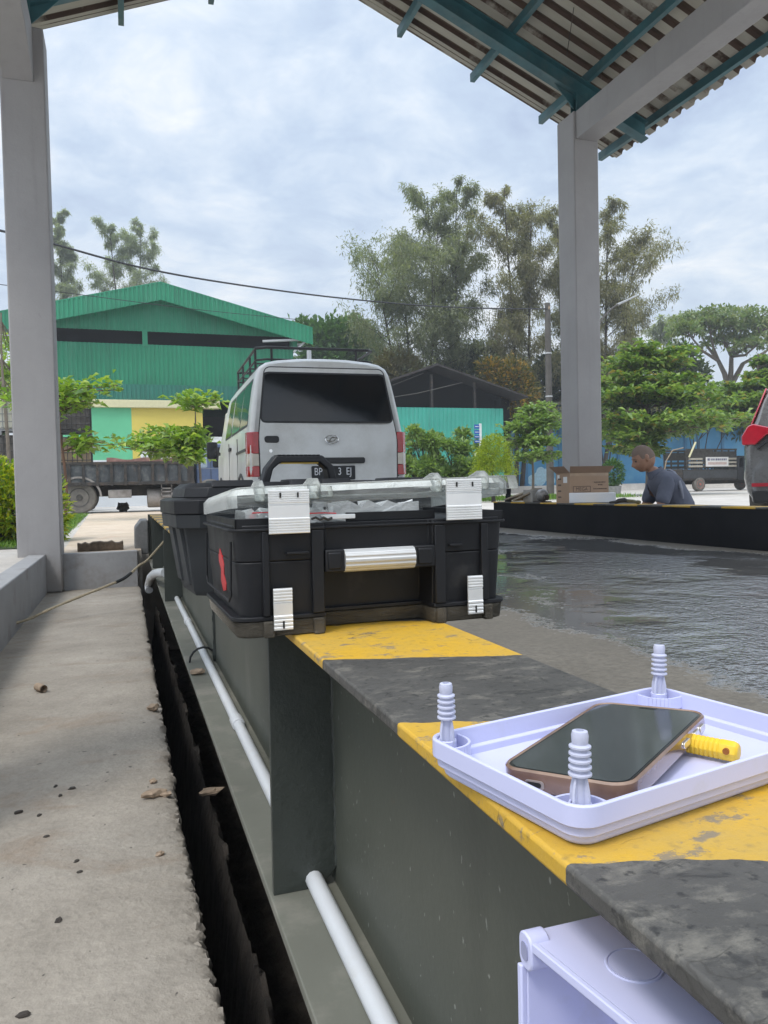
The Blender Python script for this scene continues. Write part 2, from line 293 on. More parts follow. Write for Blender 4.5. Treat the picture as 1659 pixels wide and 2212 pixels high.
# ------------------------------------------------------------------ mesh builder
class MB:
    def __init__(s,Mx=None): s.v=[];s.f=[];s.M=Mx
    def add(s,vs,fs):
        k=len(s.v)
        for p in vs:
            p=Vector(p); s.v.append(s.M@p if s.M is not None else p)
        for f in fs: s.f.append([i+k for i in f])
        return s
    def box(s,x0,x1,y0,y1,z0,z1):
        return s.add([(x0,y0,z0),(x1,y0,z0),(x1,y1,z0),(x0,y1,z0),(x0,y0,z1),(x1,y0,z1),(x1,y1,z1),(x0,y1,z1)],
            [(0,3,2,1),(4,5,6,7),(0,1,5,4),(1,2,6,5),(2,3,7,6),(3,0,4,7)])
    def prism(s,poly,ax,a,b,taper=None):
        # poly: 2-D points counter-clockwise in the plane of the other two axes (in xyz order)
        n=len(poly)
        def P(p,t):
            if ax=='z': return (p[0],p[1],t)
            if ax=='y': return (p[0],t,p[1])
            return (t,p[0],p[1])
        q=taper or poly
        vs=[P(p,a) for p in poly]+[P(p,b) for p in q]
        fs=[list(range(n))[::-1],list(range(n,2*n))]+[(i,(i+1)%n,n+(i+1)%n,n+i) for i in range(n)]
        return s.add(vs,fs)
    def loft(s,rings,cap=True):
        n=len(rings[0]); vs=[p for r in rings for p in r]; fs=[]
        for k in range(len(rings)-1):
            for i in range(n): fs.append((k*n+i,k*n+(i+1)%n,(k+1)*n+(i+1)%n,(k+1)*n+i))
        if cap: fs.append(list(range(n))[::-1]); fs.append(list(range((len(rings)-1)*n,len(rings)*n)))
        return s.add(vs,fs)
    def tube(s,pts,r,n=8,cap=True):
        pts=[Vector(p) for p in pts]; rs=r if hasattr(r,'__len__') else [r]*len(pts)
        rings=[];prev=None
        for i,p in enumerate(pts):
            d=(pts[min(i+1,len(pts)-1)]-pts[max(i-1,0)]).normalized()
            if prev is None: a=d.cross(Vector((0,0,1)) if abs(d.z)<.9 else Vector((1,0,0))).normalized()
            else: a=(prev-d*prev.dot(d)).normalized()
            prev=a; b=d.cross(a)
            rings.append([p+(a*math.cos(2*PI*k/n)+b*math.sin(2*PI*k/n))*rs[i] for k in range(n)])
        return s.loft(rings,cap)
    def lathe(s,prof,n=16,o=(0,0,0),ax='z'):
        rings=[]
        for r,z in prof:
            ring=[]
            for k in range(n):
                c,q=math.cos(2*PI*k/n)*r,math.sin(2*PI*k/n)*r
                ring.append({'z':(o[0]+c,o[1]+q,o[2]+z),'y':(o[0]+c,o[1]+z,o[2]-q),'x':(o[0]+z,o[1]+c,o[2]+q)}[ax])
            rings.append(ring)
        return s.loft(rings)
    def ball(s,c,r,n=10,sq=(1,1,1)):
        rings=[[(c[0]+sq[0]*r*math.sin(PI*j/n)*math.cos(2*PI*k/(2*n)),c[1]+sq[1]*r*math.sin(PI*j/n)*math.sin(2*PI*k/(2*n)),c[2]-sq[2]*r*math.cos(PI*j/n)) for k in range(2*n)] for j in range(1,n)]
        return s.loft(rings)
    def quad(s,*p): return s.add(p,[list(range(len(p)))])
    def build(s,name,mat,parent=None,smooth=False,bevel=0,world=False,seg=2):
        me=bpy.data.meshes.new(name); off=Vector((0,0,0))
        if world and parent is not None:
            o=parent
            while o is not None: off+=o.location; o=o.parent
        me.from_pydata([tuple(p-off) for p in s.v],[],s.f); me.update()
        bm=bmesh.new(); bm.from_mesh(me); bmesh.ops.recalc_face_normals(bm,faces=bm.faces); bm.to_mesh(me); bm.free()
        o=bpy.data.objects.new(name,me); C.objects.link(o)
        me.materials.append(M[mat] if isinstance(mat,str) else mat)
        if parent is not None: o.parent=parent
        if bevel:
            b=o.modifiers.new('bevel','BEVEL'); b.width=bevel; b.segments=seg; b.limit_method='ANGLE'; b.angle_limit=math.radians(32)
            b.use_clamp_overlap=True
        if smooth or bevel:
            for p in me.polygons: p.use_smooth=True
            try: me.set_sharp_from_angle(angle=math.radians(38))
            except Exception: pass
        return o
def tag(o,label=None,cat=None,group=None,kind=None):
    if label: o['label']=label
    if cat: o['category']=cat
    if group: o['group']=group
    if kind: o['kind']=kind
    return o
def thing(name,label,cat,loc=(0,0,0),rz=0,group=None):
    o=bpy.data.objects.new(name,None); C.objects.link(o); o.location=loc; o.rotation_euler=(0,0,rz); o.empty_display_size=.1
    return tag(o,label,cat,group)
def rr(x0,x1,y0,y1,r,n=4):
    out=[]
    for cx,cy,a in ((x1-r,y1-r,0),(x0+r,y1-r,90),(x0+r,y0+r,180),(x1-r,y0+r,270)):
        for k in range(n+1):
            t=math.radians(a+90*k/n); out.append((cx+r*math.cos(t),cy+r*math.sin(t)))
    return out
def text_mesh(name,txt,size,mat,parent,Mx,extr=.0005,align='CENTER'):
    cu=bpy.data.curves.new('t','FONT'); cu.body=txt; cu.size=size; cu.extrude=extr; cu.align_x=align; cu.align_y='CENTER'
    o=bpy.data.objects.new('t',cu); C.objects.link(o); bpy.context.view_layer.update()
    me=bpy.data.meshes.new_from_object(o.evaluated_get(bpy.context.evaluated_depsgraph_get())); bpy.data.objects.remove(o)
    me.transform(Mx); me.materials.clear(); me.materials.append(M[mat]); me.name=name
    q=bpy.data.objects.new(name,me); C.objects.link(q); q.parent=parent; return q
rng=np.random.default_rng(7); random.seed(7)
# ------------------------------------------------------------------ foliage
def leaves(name,P,D,L,Wd,mat,parent,fold=.12,droop=0.0):
    """P base points, D unit directions; one folded kite per leaf"""
    n=len(P); off=np.zeros(3); o=parent
    while o is not None: off+=np.array(o.location); o=o.parent
    D=D/np.linalg.norm(D,axis=1,keepdims=True)
    R=rng.normal(size=(n,3)); S=np.cross(D,R); S/=np.linalg.norm(S,axis=1,keepdims=True)+1e-9
    # favour leaves whose blade faces up
    up=np.array([0,0,1.]); Sh=np.cross(D,up); k=np.linalg.norm(Sh,axis=1,keepdims=True)
    S=np.where(k>.25,.55*S+Sh/(k+1e-9)*rng.choice([-1,1],size=(n,1)),S); S/=np.linalg.norm(S,axis=1,keepdims=True)+1e-9
    N=np.cross(S,D); N*=np.sign(N[:,2:3]+1e-9)
    L=np.asarray(L).reshape(-1,1)*np.ones((n,1)); Wd=np.asarray(Wd).reshape(-1,1)*np.ones((n,1))
    tip=P+D*L; tip[:,2]-=droop*L[:,0]
    mid=P+D*L*.52
    V=np.stack([P,mid+S*Wd*.5+N*Wd*fold,tip,mid-S*Wd*.5+N*Wd*fold],1).reshape(-1,3)-off
    me=bpy.data.meshes.new(name); me.vertices.add(4*n); me.vertices.foreach_set('co',V.astype(np.float32).ravel())
    me.loops.add(4*n); me.loops.foreach_set('vertex_index',np.arange(4*n,dtype=np.int32))
    me.polygons.add(n); me.polygons.foreach_set('loop_start',np.arange(0,4*n,4,dtype=np.int32))
    me.update(calc_edges=True); me.validate(); me.materials.append(M[mat] if isinstance(mat,str) else mat)
    q=bpy.data.objects.new(name,me); C.objects.link(q); q.parent=parent; return q
def rnd_dirs(n): 
    d=rng.normal(size=(n,3)); return d/np.linalg.norm(d,axis=1,keepdims=True)
def tall_tree(name,label,base,h,rad,trunks,nb,nl,leaf,bark,env,ll=.32,lw=.055,lowest=.25,up=.75,group=None,tr=.16,cat='tree',droop=.35,spread=.5):
    """feathery tree: trunks fork low, limbs rise, twigs carry hanging needles; env(t)=crown half-width factor at height t"""
    t=thing(name,label,cat,base,0,group); b=Vector(base); mb=MB(); P=[];D=[]
    for (dx,lean,hh) in trunks:
        top=b+Vector((dx+lean,random.uniform(-1,1)*.5,h*hh)); foot=b+Vector((dx,0,0))
        n=9; path=[]
        for i in range(n+1):
            s=i/n; p=foot.lerp(top,s); p+=Vector((math.sin(s*5+dx)*.18,math.cos(s*4+dx)*.15,0))*(h/18); path.append(p)
        mb.tube(path,[tr*(1-.85*i/n)*(h/18)**.5 for i in range(n+1)],7)
        for k in range(nb):
            s=lowest+(1-lowest)*(k+random.random())/nb; s=min(.99,s)
            i=min(n-1,int(s*n)); p0=path[i].lerp(path[i+1],s*n-i)
            w=rad*env(s*hh)*random.uniform(.65,1.12)
            a=random.uniform(0,2*PI)
            d=Vector((math.cos(a),math.sin(a),up*random.uniform(.5,1.3)))
            seg=5; pts=[p0]; q=p0.copy()
            for j in range(seg):
                d2=(d+Vector((random.uniform(-.25,.25),random.uniform(-.25,.25),random.uniform(-.2,.2)))).normalized()
                q=q+d2*w/seg*1.1; pts.append(q.copy())
            mb.tube(pts,[max(.008,.035*w/3*(1-j/(seg+.3))) for j in range(seg+1)],4)
            for j in range(1,seg+1):
                for q_ in range(2):
                    e=Vector((random.gauss(0,1),random.gauss(0,1),random.gauss(.25,.6))).normalized(); le=w*.30*random.uniform(.6,1.2)
                    c0=pts[j]; c1=c0+e*le
                    m=max(2,int(nl*(.5+.9*j/seg)*min(1.0,.12+w/(rad*.75))))
                    ts=rng.random((m,1))**.8
                    pp=np.array(c0)+(np.array(c1)-np.array(c0))*ts+rng.normal(size=(m,3))*le*.17*spread*2
                    dd=rnd_dirs(m)*.8+np.array(e)*.5+np.array([0,0,-droop])
                    P.append(pp);D.append(dd)
    mb.build('trunk',bark,t,smooth=True,world=True)
    P=np.concatenate(P);D=np.concatenate(D)
    leaves('crown',P,D,rng.uniform(.6,1.3,len(P))*ll,rng.uniform(.7,1.3,len(P))*lw,leaf,t,droop=.25)
    return t
def almond(name,label,base,tiers,leaf,bark,ll=.2,lw=.11,n_per=26,trunk_r=.05,top=None,group=None,lean=(0,0),cat='tree'):
    """tiered tree: tiers=[(height,radius,branches,cx,cy)], rosettes of broad leaves on flat limbs"""
    t=thing(name,label,cat,base,0,group); b=Vector(base); mb=MB();P=[];D=[]
    H=top or max(x[0] for x in tiers)
    path=[b+Vector((lean[0]*s+.04*math.sin(6*s),lean[1]*s,H*s)) for s in [i/8 for i in range(9)]]
    mb.tube(path,[trunk_r*(1-.7*i/8) for i in range(9)],7)
    for (z,rad,nb,cx,cy) in tiers:
        s=max(0,min(1,z/H-.06)); i=min(7,int(s*8)); p0=path[i].lerp(path[i+1],s*8-i)
        for k in range(nb):
            a=2*PI*(k+random.uniform(-.35,.35))/nb; w=rad*random.uniform(.7,1.1)
            e=b+Vector((cx+math.cos(a)*w,cy+math.sin(a)*w,z+random.uniform(-.06,.1)*rad))
            m1=p0.lerp(e,.5)+Vector((0,0,.07*w)); pts=[p0,m1,e]
            mb.tube(pts,[trunk_r*.32,trunk_r*.22,.006],4)
            nt_=max(3,int(w/.16)) 
            for j in range(nt_):
                f=.22+.78*(j+random.random())/nt_; c=(p0.lerp(m1,f*2) if f<.5 else m1.lerp(e,f*2-1))
                for side in range(2):
                    cc=np.array(c)+np.array([random.gauss(0,1)*rad*.13,random.gauss(0,1)*rad*.13,random.gauss(.02,.05)*max(1,rad*.6)])
                    m=random.randint(max(3,n_per//2),n_per)//2
                    th=rng.random(m)*2*PI
                    dd=np.stack([np.cos(th),np.sin(th),rng.normal(.25,.4,m)],1)
                    P.append(cc+dd*.02+rng.normal(size=(m,3))*.05); D.append(dd)
    mb.build('trunk',bark,t,smooth=True,world=True)
    P=np.concatenate(P);D=np.concatenate(D)
    leaves('crown',P,D,rng.uniform(.55,1.25,len(P))*ll,rng.uniform(.6,1.2,len(P))*lw,leaf,t,fold=.18,droop=.22)
    return t
def bush(name,label,base,blobs,n,leaf,ll,lw,cat='shrub',group=None,stem='bark',shell=.55,updir=.45):
    """blobs=[(dx,dy,dz,rx,ry,rz)] relative to base; leaves mostly in the outer shell of each blob"""
    t=thing(name,label,cat,base,0,group); b=np.array(base,float);P=[];D=[]; mb=MB()
    vol=[x[3]*x[4]+x[3]*x[5] for x in blobs]; tot=sum(vol)
    for x,vv in zip(blobs,vol):
        m=int(n*vv/tot); d=rnd_dirs(m); r=(shell+(1-shell)*rng.random((m,1)))*(1+.16*np.sin(d[:,:1]*7+x[0]*3)*np.cos(d[:,2:3]*6+x[1])+.10*rng.normal(size=(m,1)))
        c=b+np.array(x[:3]); P.append(c+d*r*np.array(x[3:6])); D.append(d*.9+rnd_dirs(m)*.75+np.array([0,0,updir]))
        c0=Vector(base); c1=Vector(c); 
        for k in range(3):
            e=c1+Vector(rnd_dirs(1)[0]*np.array(x[3:6])*.8)
            mb.tube([c0+Vector((random.uniform(-.04,.04),random.uniform(-.04,.04),0)),c0.lerp(c1,.6),e],[.02+.012*x[3],.014+.008*x[3],.004],5)
    mb.build('stem',stem,t,smooth=True,world=True)
    P=np.concatenate(P);D=np.concatenate(D); keep=P[:,2]>base[2]+.01; P=P[keep];D=D[keep]
    leaves('foliage',P,D,rng.uniform(.6,1.3,len(P))*ll,rng.uniform(.7,1.25,len(P))*lw,leaf,t,fold=.15,droop=.15)
    return t
# ================================================================== SETTING
E_Y=8.2
mb=MB()
for (x0,x1,y0,y1) in ((-440,-.75,-40,870),(4.335,440,-40,870),(-.75,4.335,-40,-4),(-.75,4.335,E_Y,870),(-.75,.12,7.04,E_Y)):
    mb.quad((x0,y0,G),(x1,y0,G),(x1,y1,G),(x0,y1,G))
for a,b in (((-.75,-4),(-.75,7.04)),((4.335,-4),(4.335,E_Y)),((.12,7.04),(.12,E_Y)),((-.75,-4),(4.335,-4)),((.12,E_Y),(4.335,E_Y)),((-.75,7.04),(.12,7.04))):
    mb.quad((*a,G),(*b,G),(*b,-2.0),(*a,-2.0))
tag(mb.build('ground','yard'),kind='structure')
# channel floor with a broken edge along the trench
def sn(x,s=0): return math.sin(x*1.7+s)*.5+math.sin(x*4.1+1.3*s)*.3+math.sin(x*9.7+2.1*s)*.2
EK=[(-2,.118),(.9,.127),(1.15,.1215),(1.45,.113),(1.8,.107),(2.4,.1055),(3.4,.104),(7.1,.1015)]
def edge_x(y):
    for (a0,b0),(a1,b1) in zip(EK,EK[1:]):
        if a0<=y<=a1: return b0+(b1-b0)*(y-a0)/(a1-a0)
    return .1
mb=MB(); rows=[]; y=-2.0; U=random.uniform
while y<7.0:
    near=y<3.2
    bk=max(.15,.5+1.1*sn(y*2.3,4)); e=edge_x(y)+.003*sn(y*3)+bk*(.005*sn(y*6,2)+.0045*sn(y*15,1)+U(-.0022,.0022))+(-bk*U(.004,.014) if random.random()<.07 else 0)
    rows.append([(-.70,y,SL),(-.3,y,SL+.002*sn(y*2,1)),(e-.10,y,SL+.002*sn(y*3)),(e-.045+U(-.006,.006),y,SL+U(-.002,.002)),(e-.026+U(-.005,.005),y,SL-.001+U(-.003,.002)),(e-.013+U(-.004,.004),y,SL-.004+U(-.005,.003)),(e-.004+U(-.004,.003),y,SL-.010+U(-.006,.005)),
       (e+U(-.003,.004),y,SL-.024+U(-.006,.006)),(e-.004+U(-.006,.004),y,SL-.045+U(-.006,.006)),(e-.014+U(-.008,.008),y,SL-.080),(e-.03+U(-.01,.01),y,SL-.16),(e-.05,y,-1.5)])
    y+=.008 if (y<2.4 and y>.5) else (.018 if near else .04)
n=len(rows[0]); vs=[p for r in rows for p in r]; fs=[(k*n+i,k*n+i+1,(k+1)*n+i+1,(k+1)*n+i) for k in range(len(rows)-1) for i in range(n-1)]
mb.add(vs,fs); tag(mb.build('channel_floor','slab',smooth=True),kind='structure')
# soil ridge standing in the trench with deep gaps on both sides
mb=MB(); nx,ny=40,320; vs=[];fs=[]
for j in range(ny+1):
    yy=-1.2+8.26*j/ny
    for i in range(nx+1):
        xx=.03+.50*i/nx; w_=.004*sn(yy*4); rl=.204+w_; rr2=.250+.004*sn(yy*5,1)
        up=1/(1+math.exp(-(xx-rl)/.013))*1/(1+math.exp((xx-rr2)/.004))
        vs.append((xx+U(-.003,.003),yy+U(-.006,.006),-1.42+.47*up+U(-.008,.008)*(.4+up)+.012*sn(yy*6+xx*30)))
for j in range(ny):
    for i in range(nx): fs.append((j*(nx+1)+i,j*(nx+1)+i+1,(j+1)*(nx+1)+i+1,(j+1)*(nx+1)+i))
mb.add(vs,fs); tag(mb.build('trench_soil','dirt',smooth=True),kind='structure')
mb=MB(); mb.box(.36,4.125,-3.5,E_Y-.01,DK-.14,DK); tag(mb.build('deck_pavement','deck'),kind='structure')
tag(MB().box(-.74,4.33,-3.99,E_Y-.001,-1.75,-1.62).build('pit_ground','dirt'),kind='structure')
# path and grass beyond the cross wall
a=at(142,1183,Z=G);b=at(192,1112,Z=G)
mb=MB(); z=G+.004
mb.quad((a.x-.25,7.05,z),(a.x,a.y,z),(b.x,b.y,z),(b.x+.1,b.y+1.5,z),(1.25,b.y+1.5,z),(1.25,8.22,z),(.119,8.21,z),(.119,7.05,z)); tag(mb.build('path','path'),kind='structure')
gx0=at(60,1100,Z=G)
mb=MB(); mb.quad((-6,8.0,z+.004),(a.x-.12,8.0,z+.004),(b.x-.02,b.y-.1,z+.004),(-6,b.y-.1,z+.004)); tag(mb.build('lawn_ground',plain('lawn_soil',(.045,.07,.02),.9,var=.4,scale=4)),kind='structure')
# grass blades on the lawn
n=26000; P=np.stack([rng.uniform(-2.9,0.2,n),8.05+(b.y-8.25)*rng.random(n)**1.2,np.full(n,G+.008)],1)
edge=a.x-.12+(b.x-.02-a.x+.12)*((P[:,1]-8.0)/(b.y-.1-8.0)); P=P[P[:,0]<edge+rng.normal(size=n)*.03]
D=rng.normal(size=(len(P),3))*.45+np.array([0,0,1.])
o=leaves('grass',P,D,rng.uniform(.03,.085,len(P)),.012,'grass',None); tag(o,kind='stuff')
# raised verge far to the right, under the blue walls
v0=at(1085,1050,Z=G)
mb=MB(); 
mb.add([(9,44,G-.1),(140,40,G-.1),(140,90,G-.1),(9,90,G-.1),(9.2,44.5,-.08),(140,40.5,-.08),(140,90,-.02),(9.2,90,-.02)],[(4,5,6,7),(0,1,5,4),(3,0,4,7)])
tag(mb.build('verge_pavement','yard'),kind='structure')
# ================================================================== WEIGHBRIDGE GIRDERS
t=thing('weighbridge_girder','near steel girder of the weighbridge with black and yellow top and olive grey web','steel girder',(.31,1.0,-.614))
MB().box(.203,.418,-1.5,7.35,KT-.012,KT).build('top_flange','stripe_near',t,bevel=.0025,world=True)
mb=MB();mb.box(.286,.296,-1.5,7.33,-.6,KT-.012);mb.build('web','steel',t,world=True)
MB().box(.185,.405,-1.5,7.34,-.616,-.6).build('bottom_flange','flangelow',t,bevel=.002,world=True)
for yy in (1.118,4.4,6.4):
    mb=MB(); mb.prism([(.286,-.575),(.286,KT-.012),(.192,KT-.012),(.190,-.6),(.262,-.6)],'y',yy,yy+.012); mb.build('stiffener','stiff',t,world=True,bevel=.001)
mb=MB()
for k,yy in enumerate((2.76,)):
    pts=[(.285,yy+random.uniform(-.003,.003),-.598+.4*i/24) for i in range(24)]; mb.tube(pts,[random.uniform(.006,.011) for _ in pts],6)
mb.build('weld_seam','stiff',t,smooth=True,world=True)
mb=MB(); pts=[(.287,1.117+random.uniform(-.002,.001),-.57+.365*i/40) for i in range(41)]; mb.tube(pts,[random.uniform(.0025,.005) for _ in pts],6); mb.build('weld_seam','stiff',t,smooth=True,world=True)
MB().box(.19,.41,7.352,7.364,-.6,KT-.002).build('end_plate','steel',t,world=True)
t=thing('weighbridge_girder','far girder of the weighbridge with black face and worn yellow marks along its top edge','steel girder',(4.22,3.5,-.616))
MB().box(4.108,4.33,-1.5,E_Y,KT-.013,KT).build('top_flange','stripe_far',t,bevel=.002,world=True)
MB().box(4.113,4.325,-1.5,E_Y-.02,-.616,KT-.013).build('web','black_steel',t,world=True)
# concrete end block and low walls
p=at(291,1186,Z=G); q=at(291,1124,Y=p.y)
mb=MB(); mb.prism([(p.x,G-.05),(.19,G-.05),(.19,q.z),(p.x+.06,q.z),(p.x+.005,q.z-.07)],'y',p.y,p.y+.45); tag(mb.build('concrete_block','block',bevel=.012),'rough grey concrete block at the far end of the near girder','concrete block')
mb=MB(); mb.box(-.765,-.632,-1.6,6.852,SL-.05,-.482); tag(mb.build('low_wall','wallpaint',bevel=.008),'low grey painted wall running along the left of the concrete channel','low wall')
mb=MB(); mb.box(-.513,.085,6.96,7.05,SL-.05,-.492); tag(mb.build('low_wall','wallpaint',bevel=.006),'low grey cross wall closing the channel behind the left column','low wall')
# ================================================================== SHELTER
t=thing('weighbridge_shelter','tall roof shelter on grey concrete columns with teal steel rafters and rusty corrugated sheets','shelter',(1.94,5,SL))
RX,RZ,RS=1.94,5.33,.41
def zr(x): return RZ-RS*abs(x-RX)
CY0,CY1=6.85,7.17
for x0,x1,zb in ((-.845,-.512,SL),(4.42,4.705,G-.02)):
    for y0,y1 in ((CY0,CY1),(1.9,2.2)):
        MB().box(x0,x1,y0,y1,zb,3.775).build('column','colpaint',t,bevel=.012,world=True)
# beams along the deck
mb=MB();mb.box(4.443,4.682,2.201,CY0-.001,3.49,3.77);mb.build('beam','colpaint',t,bevel=.008,world=True)
mb=MB();mb.prism([(2.201,3.50),(CY0-.55,3.50),(CY0-.001,3.33),(CY0-.001,3.77),(2.201,3.77)],'x',-.825,-.592);mb.build('beam','colpaint',t,bevel=.008,world=True)
# roof sheets, ribs running down the slope
def sheet(x1,name):
    vs=[];fs=[];rib=[]; prof=[]; y=1.7; YE=7.75
    while y<YE-.01:
        prof+=[(y,0),(y+.108,0),(y+.128,.036),(y+.180,.036)]; y+=.2
    prof.append((YE,0)); xs=[RX,RX+(x1-RX)*.5,x1]
    for (yy,h) in prof:
        for x in xs: vs.append((x,yy,zr(x)+h))
    for i in range(len(prof)-1):
        for k in range(2):
            a=i*3+k; fs.append((a,a+1,a+4,a+3)); rib.append(0.0 if (prof[i][1]==0 and prof[i+1][1]==0) else .5)
    o=MB().add(vs,fs).build(name,'roof',t,world=True)
    at_=o.data.attributes.new('rib','FLOAT','FACE'); at_.data.foreach_set('value',rib)
    s=o.modifiers.new('thick','SOLIDIFY'); s.thickness=.003; s.offset=1
sheet(5.61,'roof_sheet'); sheet(-1.75,'roof_sheet')
mb=MB(); mb.prism([(RX-.25,zr(RX-.25)+.05),(RX,RZ+.06),(RX+.25,zr(RX+.25)+.05),(RX,RZ+.065)],'y',1.7,7.75); mb.build('ridge_cap','roof_out',t,world=True)
for x in (2.10,2.93,3.78,4.63,5.42,1.78,.95,.10,-.75,-1.55):
    z=zr(x); mb=MB(); mb.prism([(x-.022,z-.012+RS*.022*(1 if x<RX else 1)-.02),(x-.022,z-.11),(x+.03,z-.11),(x+.03,z-.102),(x-.012,z-.102),(x-.012,z-.03)],'y',1.75,7.86); mb.build('purlin','teal_steel',t,world=True)
for yy in (6.96,2.05):
    for s in (1,-1):
        xe=5.36 if s>0 else -1.48
        mb=MB()
        for (a,bz,w) in ((-.115,-.127,.06),(-.29,-.30,.06),(-.127,-.29,.006)):
            mb.add([(RX+s*.03,yy-w,zr(RX)+a),(xe,yy-w,zr(xe)+a),(xe,yy+w,zr(xe)+a),(RX+s*.03,yy+w,zr(RX)+a),(RX+s*.03,yy-w,zr(RX)+bz),(xe,yy-w,zr(xe)+bz),(xe,yy+w,zr(xe)+bz),(RX+s*.03,yy+w,zr(RX)+bz)],[(0,1,2,3),(4,5,6,7),(0,1,5,4),(3,2,6,7),(1,2,6,5),(0,3,7,4)])
        mb.build('rafter','teal_steel',t,world=True)
for xc in (4.56,-.68):
    for yy in (6.96,2.05):
        s=1 if xc>RX else -1; zt=zr(xc)-.29
        mb=MB(); mb.box(xc-.07,xc+.07,yy-.055,yy-.047,3.775,zt+.03); mb.box(xc-.07,xc+.07,yy+.047,yy+.055,3.775,zt+.03); mb.box(xc-.004,xc+.004,yy-.047,yy+.047,3.775,zt+.02)
        mb.prism([(xc-s*.07,3.85),(xc-s*.07,zr(xc-s*.07)-.28),(xc-s*.32,zr(xc-s*.32)-.28)],'y',yy-.006,yy+.006)
        mb.build('bracket','teal_steel',t,world=True)
mb=MB(); p0=at(1242,0,Y=6.3); p1=at(1224,122,Y=6.6); mb.tube([p0+Vector((0,0,.5)),p0,p1],.004,5); mb.build('hanging_wire','rustdark',t,world=True)
# plinth behind far girder
mb=MB(); mb.box(4.338,4.72,6.25,7.3,G-.05,KT-.004); tag(mb.build('concrete_plinth','block',bevel=.01),'grey concrete plinth around the foot of the right column','concrete plinth')
# ================================================================== PIPE, ROPE, DEBRIS
t=thing('conduit_pipe','thin white plastic conduit lying along the lower flange of the near girder','pipe',(.25,3,-.6))
mb=MB(); mb.tube([(.2515,-.6,-.5862),(.2515,1.5,-.5862),(.2525,3,-.586),(.254,4.75,-.586)],.0133,12); mb.build('pipe_run','pvc',t,smooth=True,world=True)
for yy in (1.93,3.55,1.18): MB().tube([(.2517,yy,-.585),(.2517,yy+.055,-.585)],.0165,12).build('coupling','pvc',t,smooth=True,world=True,bevel=.002)
t=thing('conduit_elbow','white plastic pipe elbow curving down into the far end of the trench','pipe',at(350,1240,X=.22))
c=at(338,1238,X=.17); pts=[at(357,1237,X=.215),at(345,1237,X=.19),at(333,1240,X=.165),at(325,1248,X=.15),at(321,1262,X=.145),at(322,1275,X=.145)]
mb=MB(); mb.tube(pts,.028,10); mb.build('pipe_run','pvc',t,smooth=True,world=True)
mb=MB(); c=at(432,1420,Z=-.585); pts=[(.225+.048*math.cos(a)*1.0,c.y,-.6+.05*math.sin(a)) for a in [PI*k/8 for k in range(9)]]; mb.tube([Vector(p)+Vector((.02,0,0)) for p in pts],.004,6)
tag(mb.build('cable_loop','cable',smooth=True),'small black cable loop arching over the white conduit','cable loop')
t=thing('twine_rope','pale dirty twine slanting from the girder end down to the low wall','rope',at(0,1352,X=-.62))
key=[(372,1146,.2,None),(352,1172,.12,None),(318,1210,.0,None),(300,1222,-.05,None),(283,1238,-.1,None),(263,1252,-.15,None),(225,1268,-.25,None),(170,1290,-.38,None),(110,1315,-.5,None),(60,1338,-.6,None),(0,1354,-.66,None),(-60,1366,-.72,None)]
pts=[at(x,y,D=d) for (x,y,d) in ((372,1146,5.9),(352,1172,5.8),(318,1210,5.6),(300,1222,5.5),(283,1238,5.4),(263,1252,5.3),(225,1268,5.15),(170,1290,5.0),(110,1315,4.8),(60,1338,4.65),(0,1354,4.4),(-60,1366,4.2))]
def smooth_path(p,k=5):
    o=[]
    for i in range(len(p)-1):
        a=p[max(0,i-1)];b=p[i];c=p[i+1];d=p[min(len(p)-1,i+2)]
        for j in range(k):
            s=j/k; o.append(.5*((2*b)+(c-a)*s+(2*a-5*b+4*c-d)*s*s+(3*b-a-3*c+d)*s**3))
    return o+[p[-1]]
sp=smooth_path(pts); MB().tube(sp,[.0085+random.uniform(-.0015,.0015) for _ in sp],6).build('twine','twine',t,smooth=True,world=True)
MB().tube(sp[20:28],.0115,7).build('tape_wrap','tape',t,smooth=True,world=True)
def rock(name,label,cat,c,r,mat,sq=(1,1,.6),rz=0,group=None,n=5):
    mb=MB(); mb.ball((0,0,0),r,n,sq)
    for i,v in enumerate(mb.v): mb.v[i]=v*random.uniform(.72,1.2)
    lo=min(v.z for v in mb.v); o=mb.build(name,mat); o.location=Vector(c)-Vector((0,0,lo+.001)); o.rotation_euler=(0,0,rz); return tag(o,label,cat,group)
p=at(217,1190,Z=G+.004); mb=MB(); rings=[]
for k in range(13):
    s=k/12; x=-.19+.38*s; hh=.075+random.uniform(-.014,.008); w=.05+random.uniform(-.006,.004)
    rings.append([(x,-w,0.),(x+.004,-w-.004,hh*.5),(x,-w+.006,hh),(x,w-.006,hh+.004),(x,w,hh*.5),(x,w,0.)])
o=MB().loft(rings).build('brick','brick',bevel=.004); o.location=(p.x,p.y+.05,p.z); o.rotation_euler=(0,0,.03); tag(o,'long dirty brown brick lying on the dusty path just beyond the cross wall','brick')
t=thing('pipe_stub','short brown rusty pipe stub lying on the concrete channel floor','pipe stub',at(88,1494,Z=SL)+Vector((0,0,.016)),.5)
mb=MB(); mb.tube([(0,-.03,0),(0,.03,0)],.016,10,cap=False); mb.tube([(0,-.03,0),(0,.03,0)],.013,10,cap=False); mb.build('tube','rustdark' if 0 else 'stone',t,smooth=True)
rock('stone','largest pale stone chip near the broken channel edge','stone',at(334,1722,Z=SL),.021,'stone',(1.5,.8,.55),.2)
rock('stone','thin pale chip touching the right side of the largest stone','stone',at(358,1720,Z=SL),.013,'stone',(1.5,.8,.55),-.2)
rock('stone','small brown stone just behind the largest stone chip','stone',at(331,1691,Z=SL),.011,'stone')
rock('stone','brown stone at the channel edge beyond the other chips','stone',at(331,1535,Z=SL),.02,'stone',(1.3,.9,.7),.3)
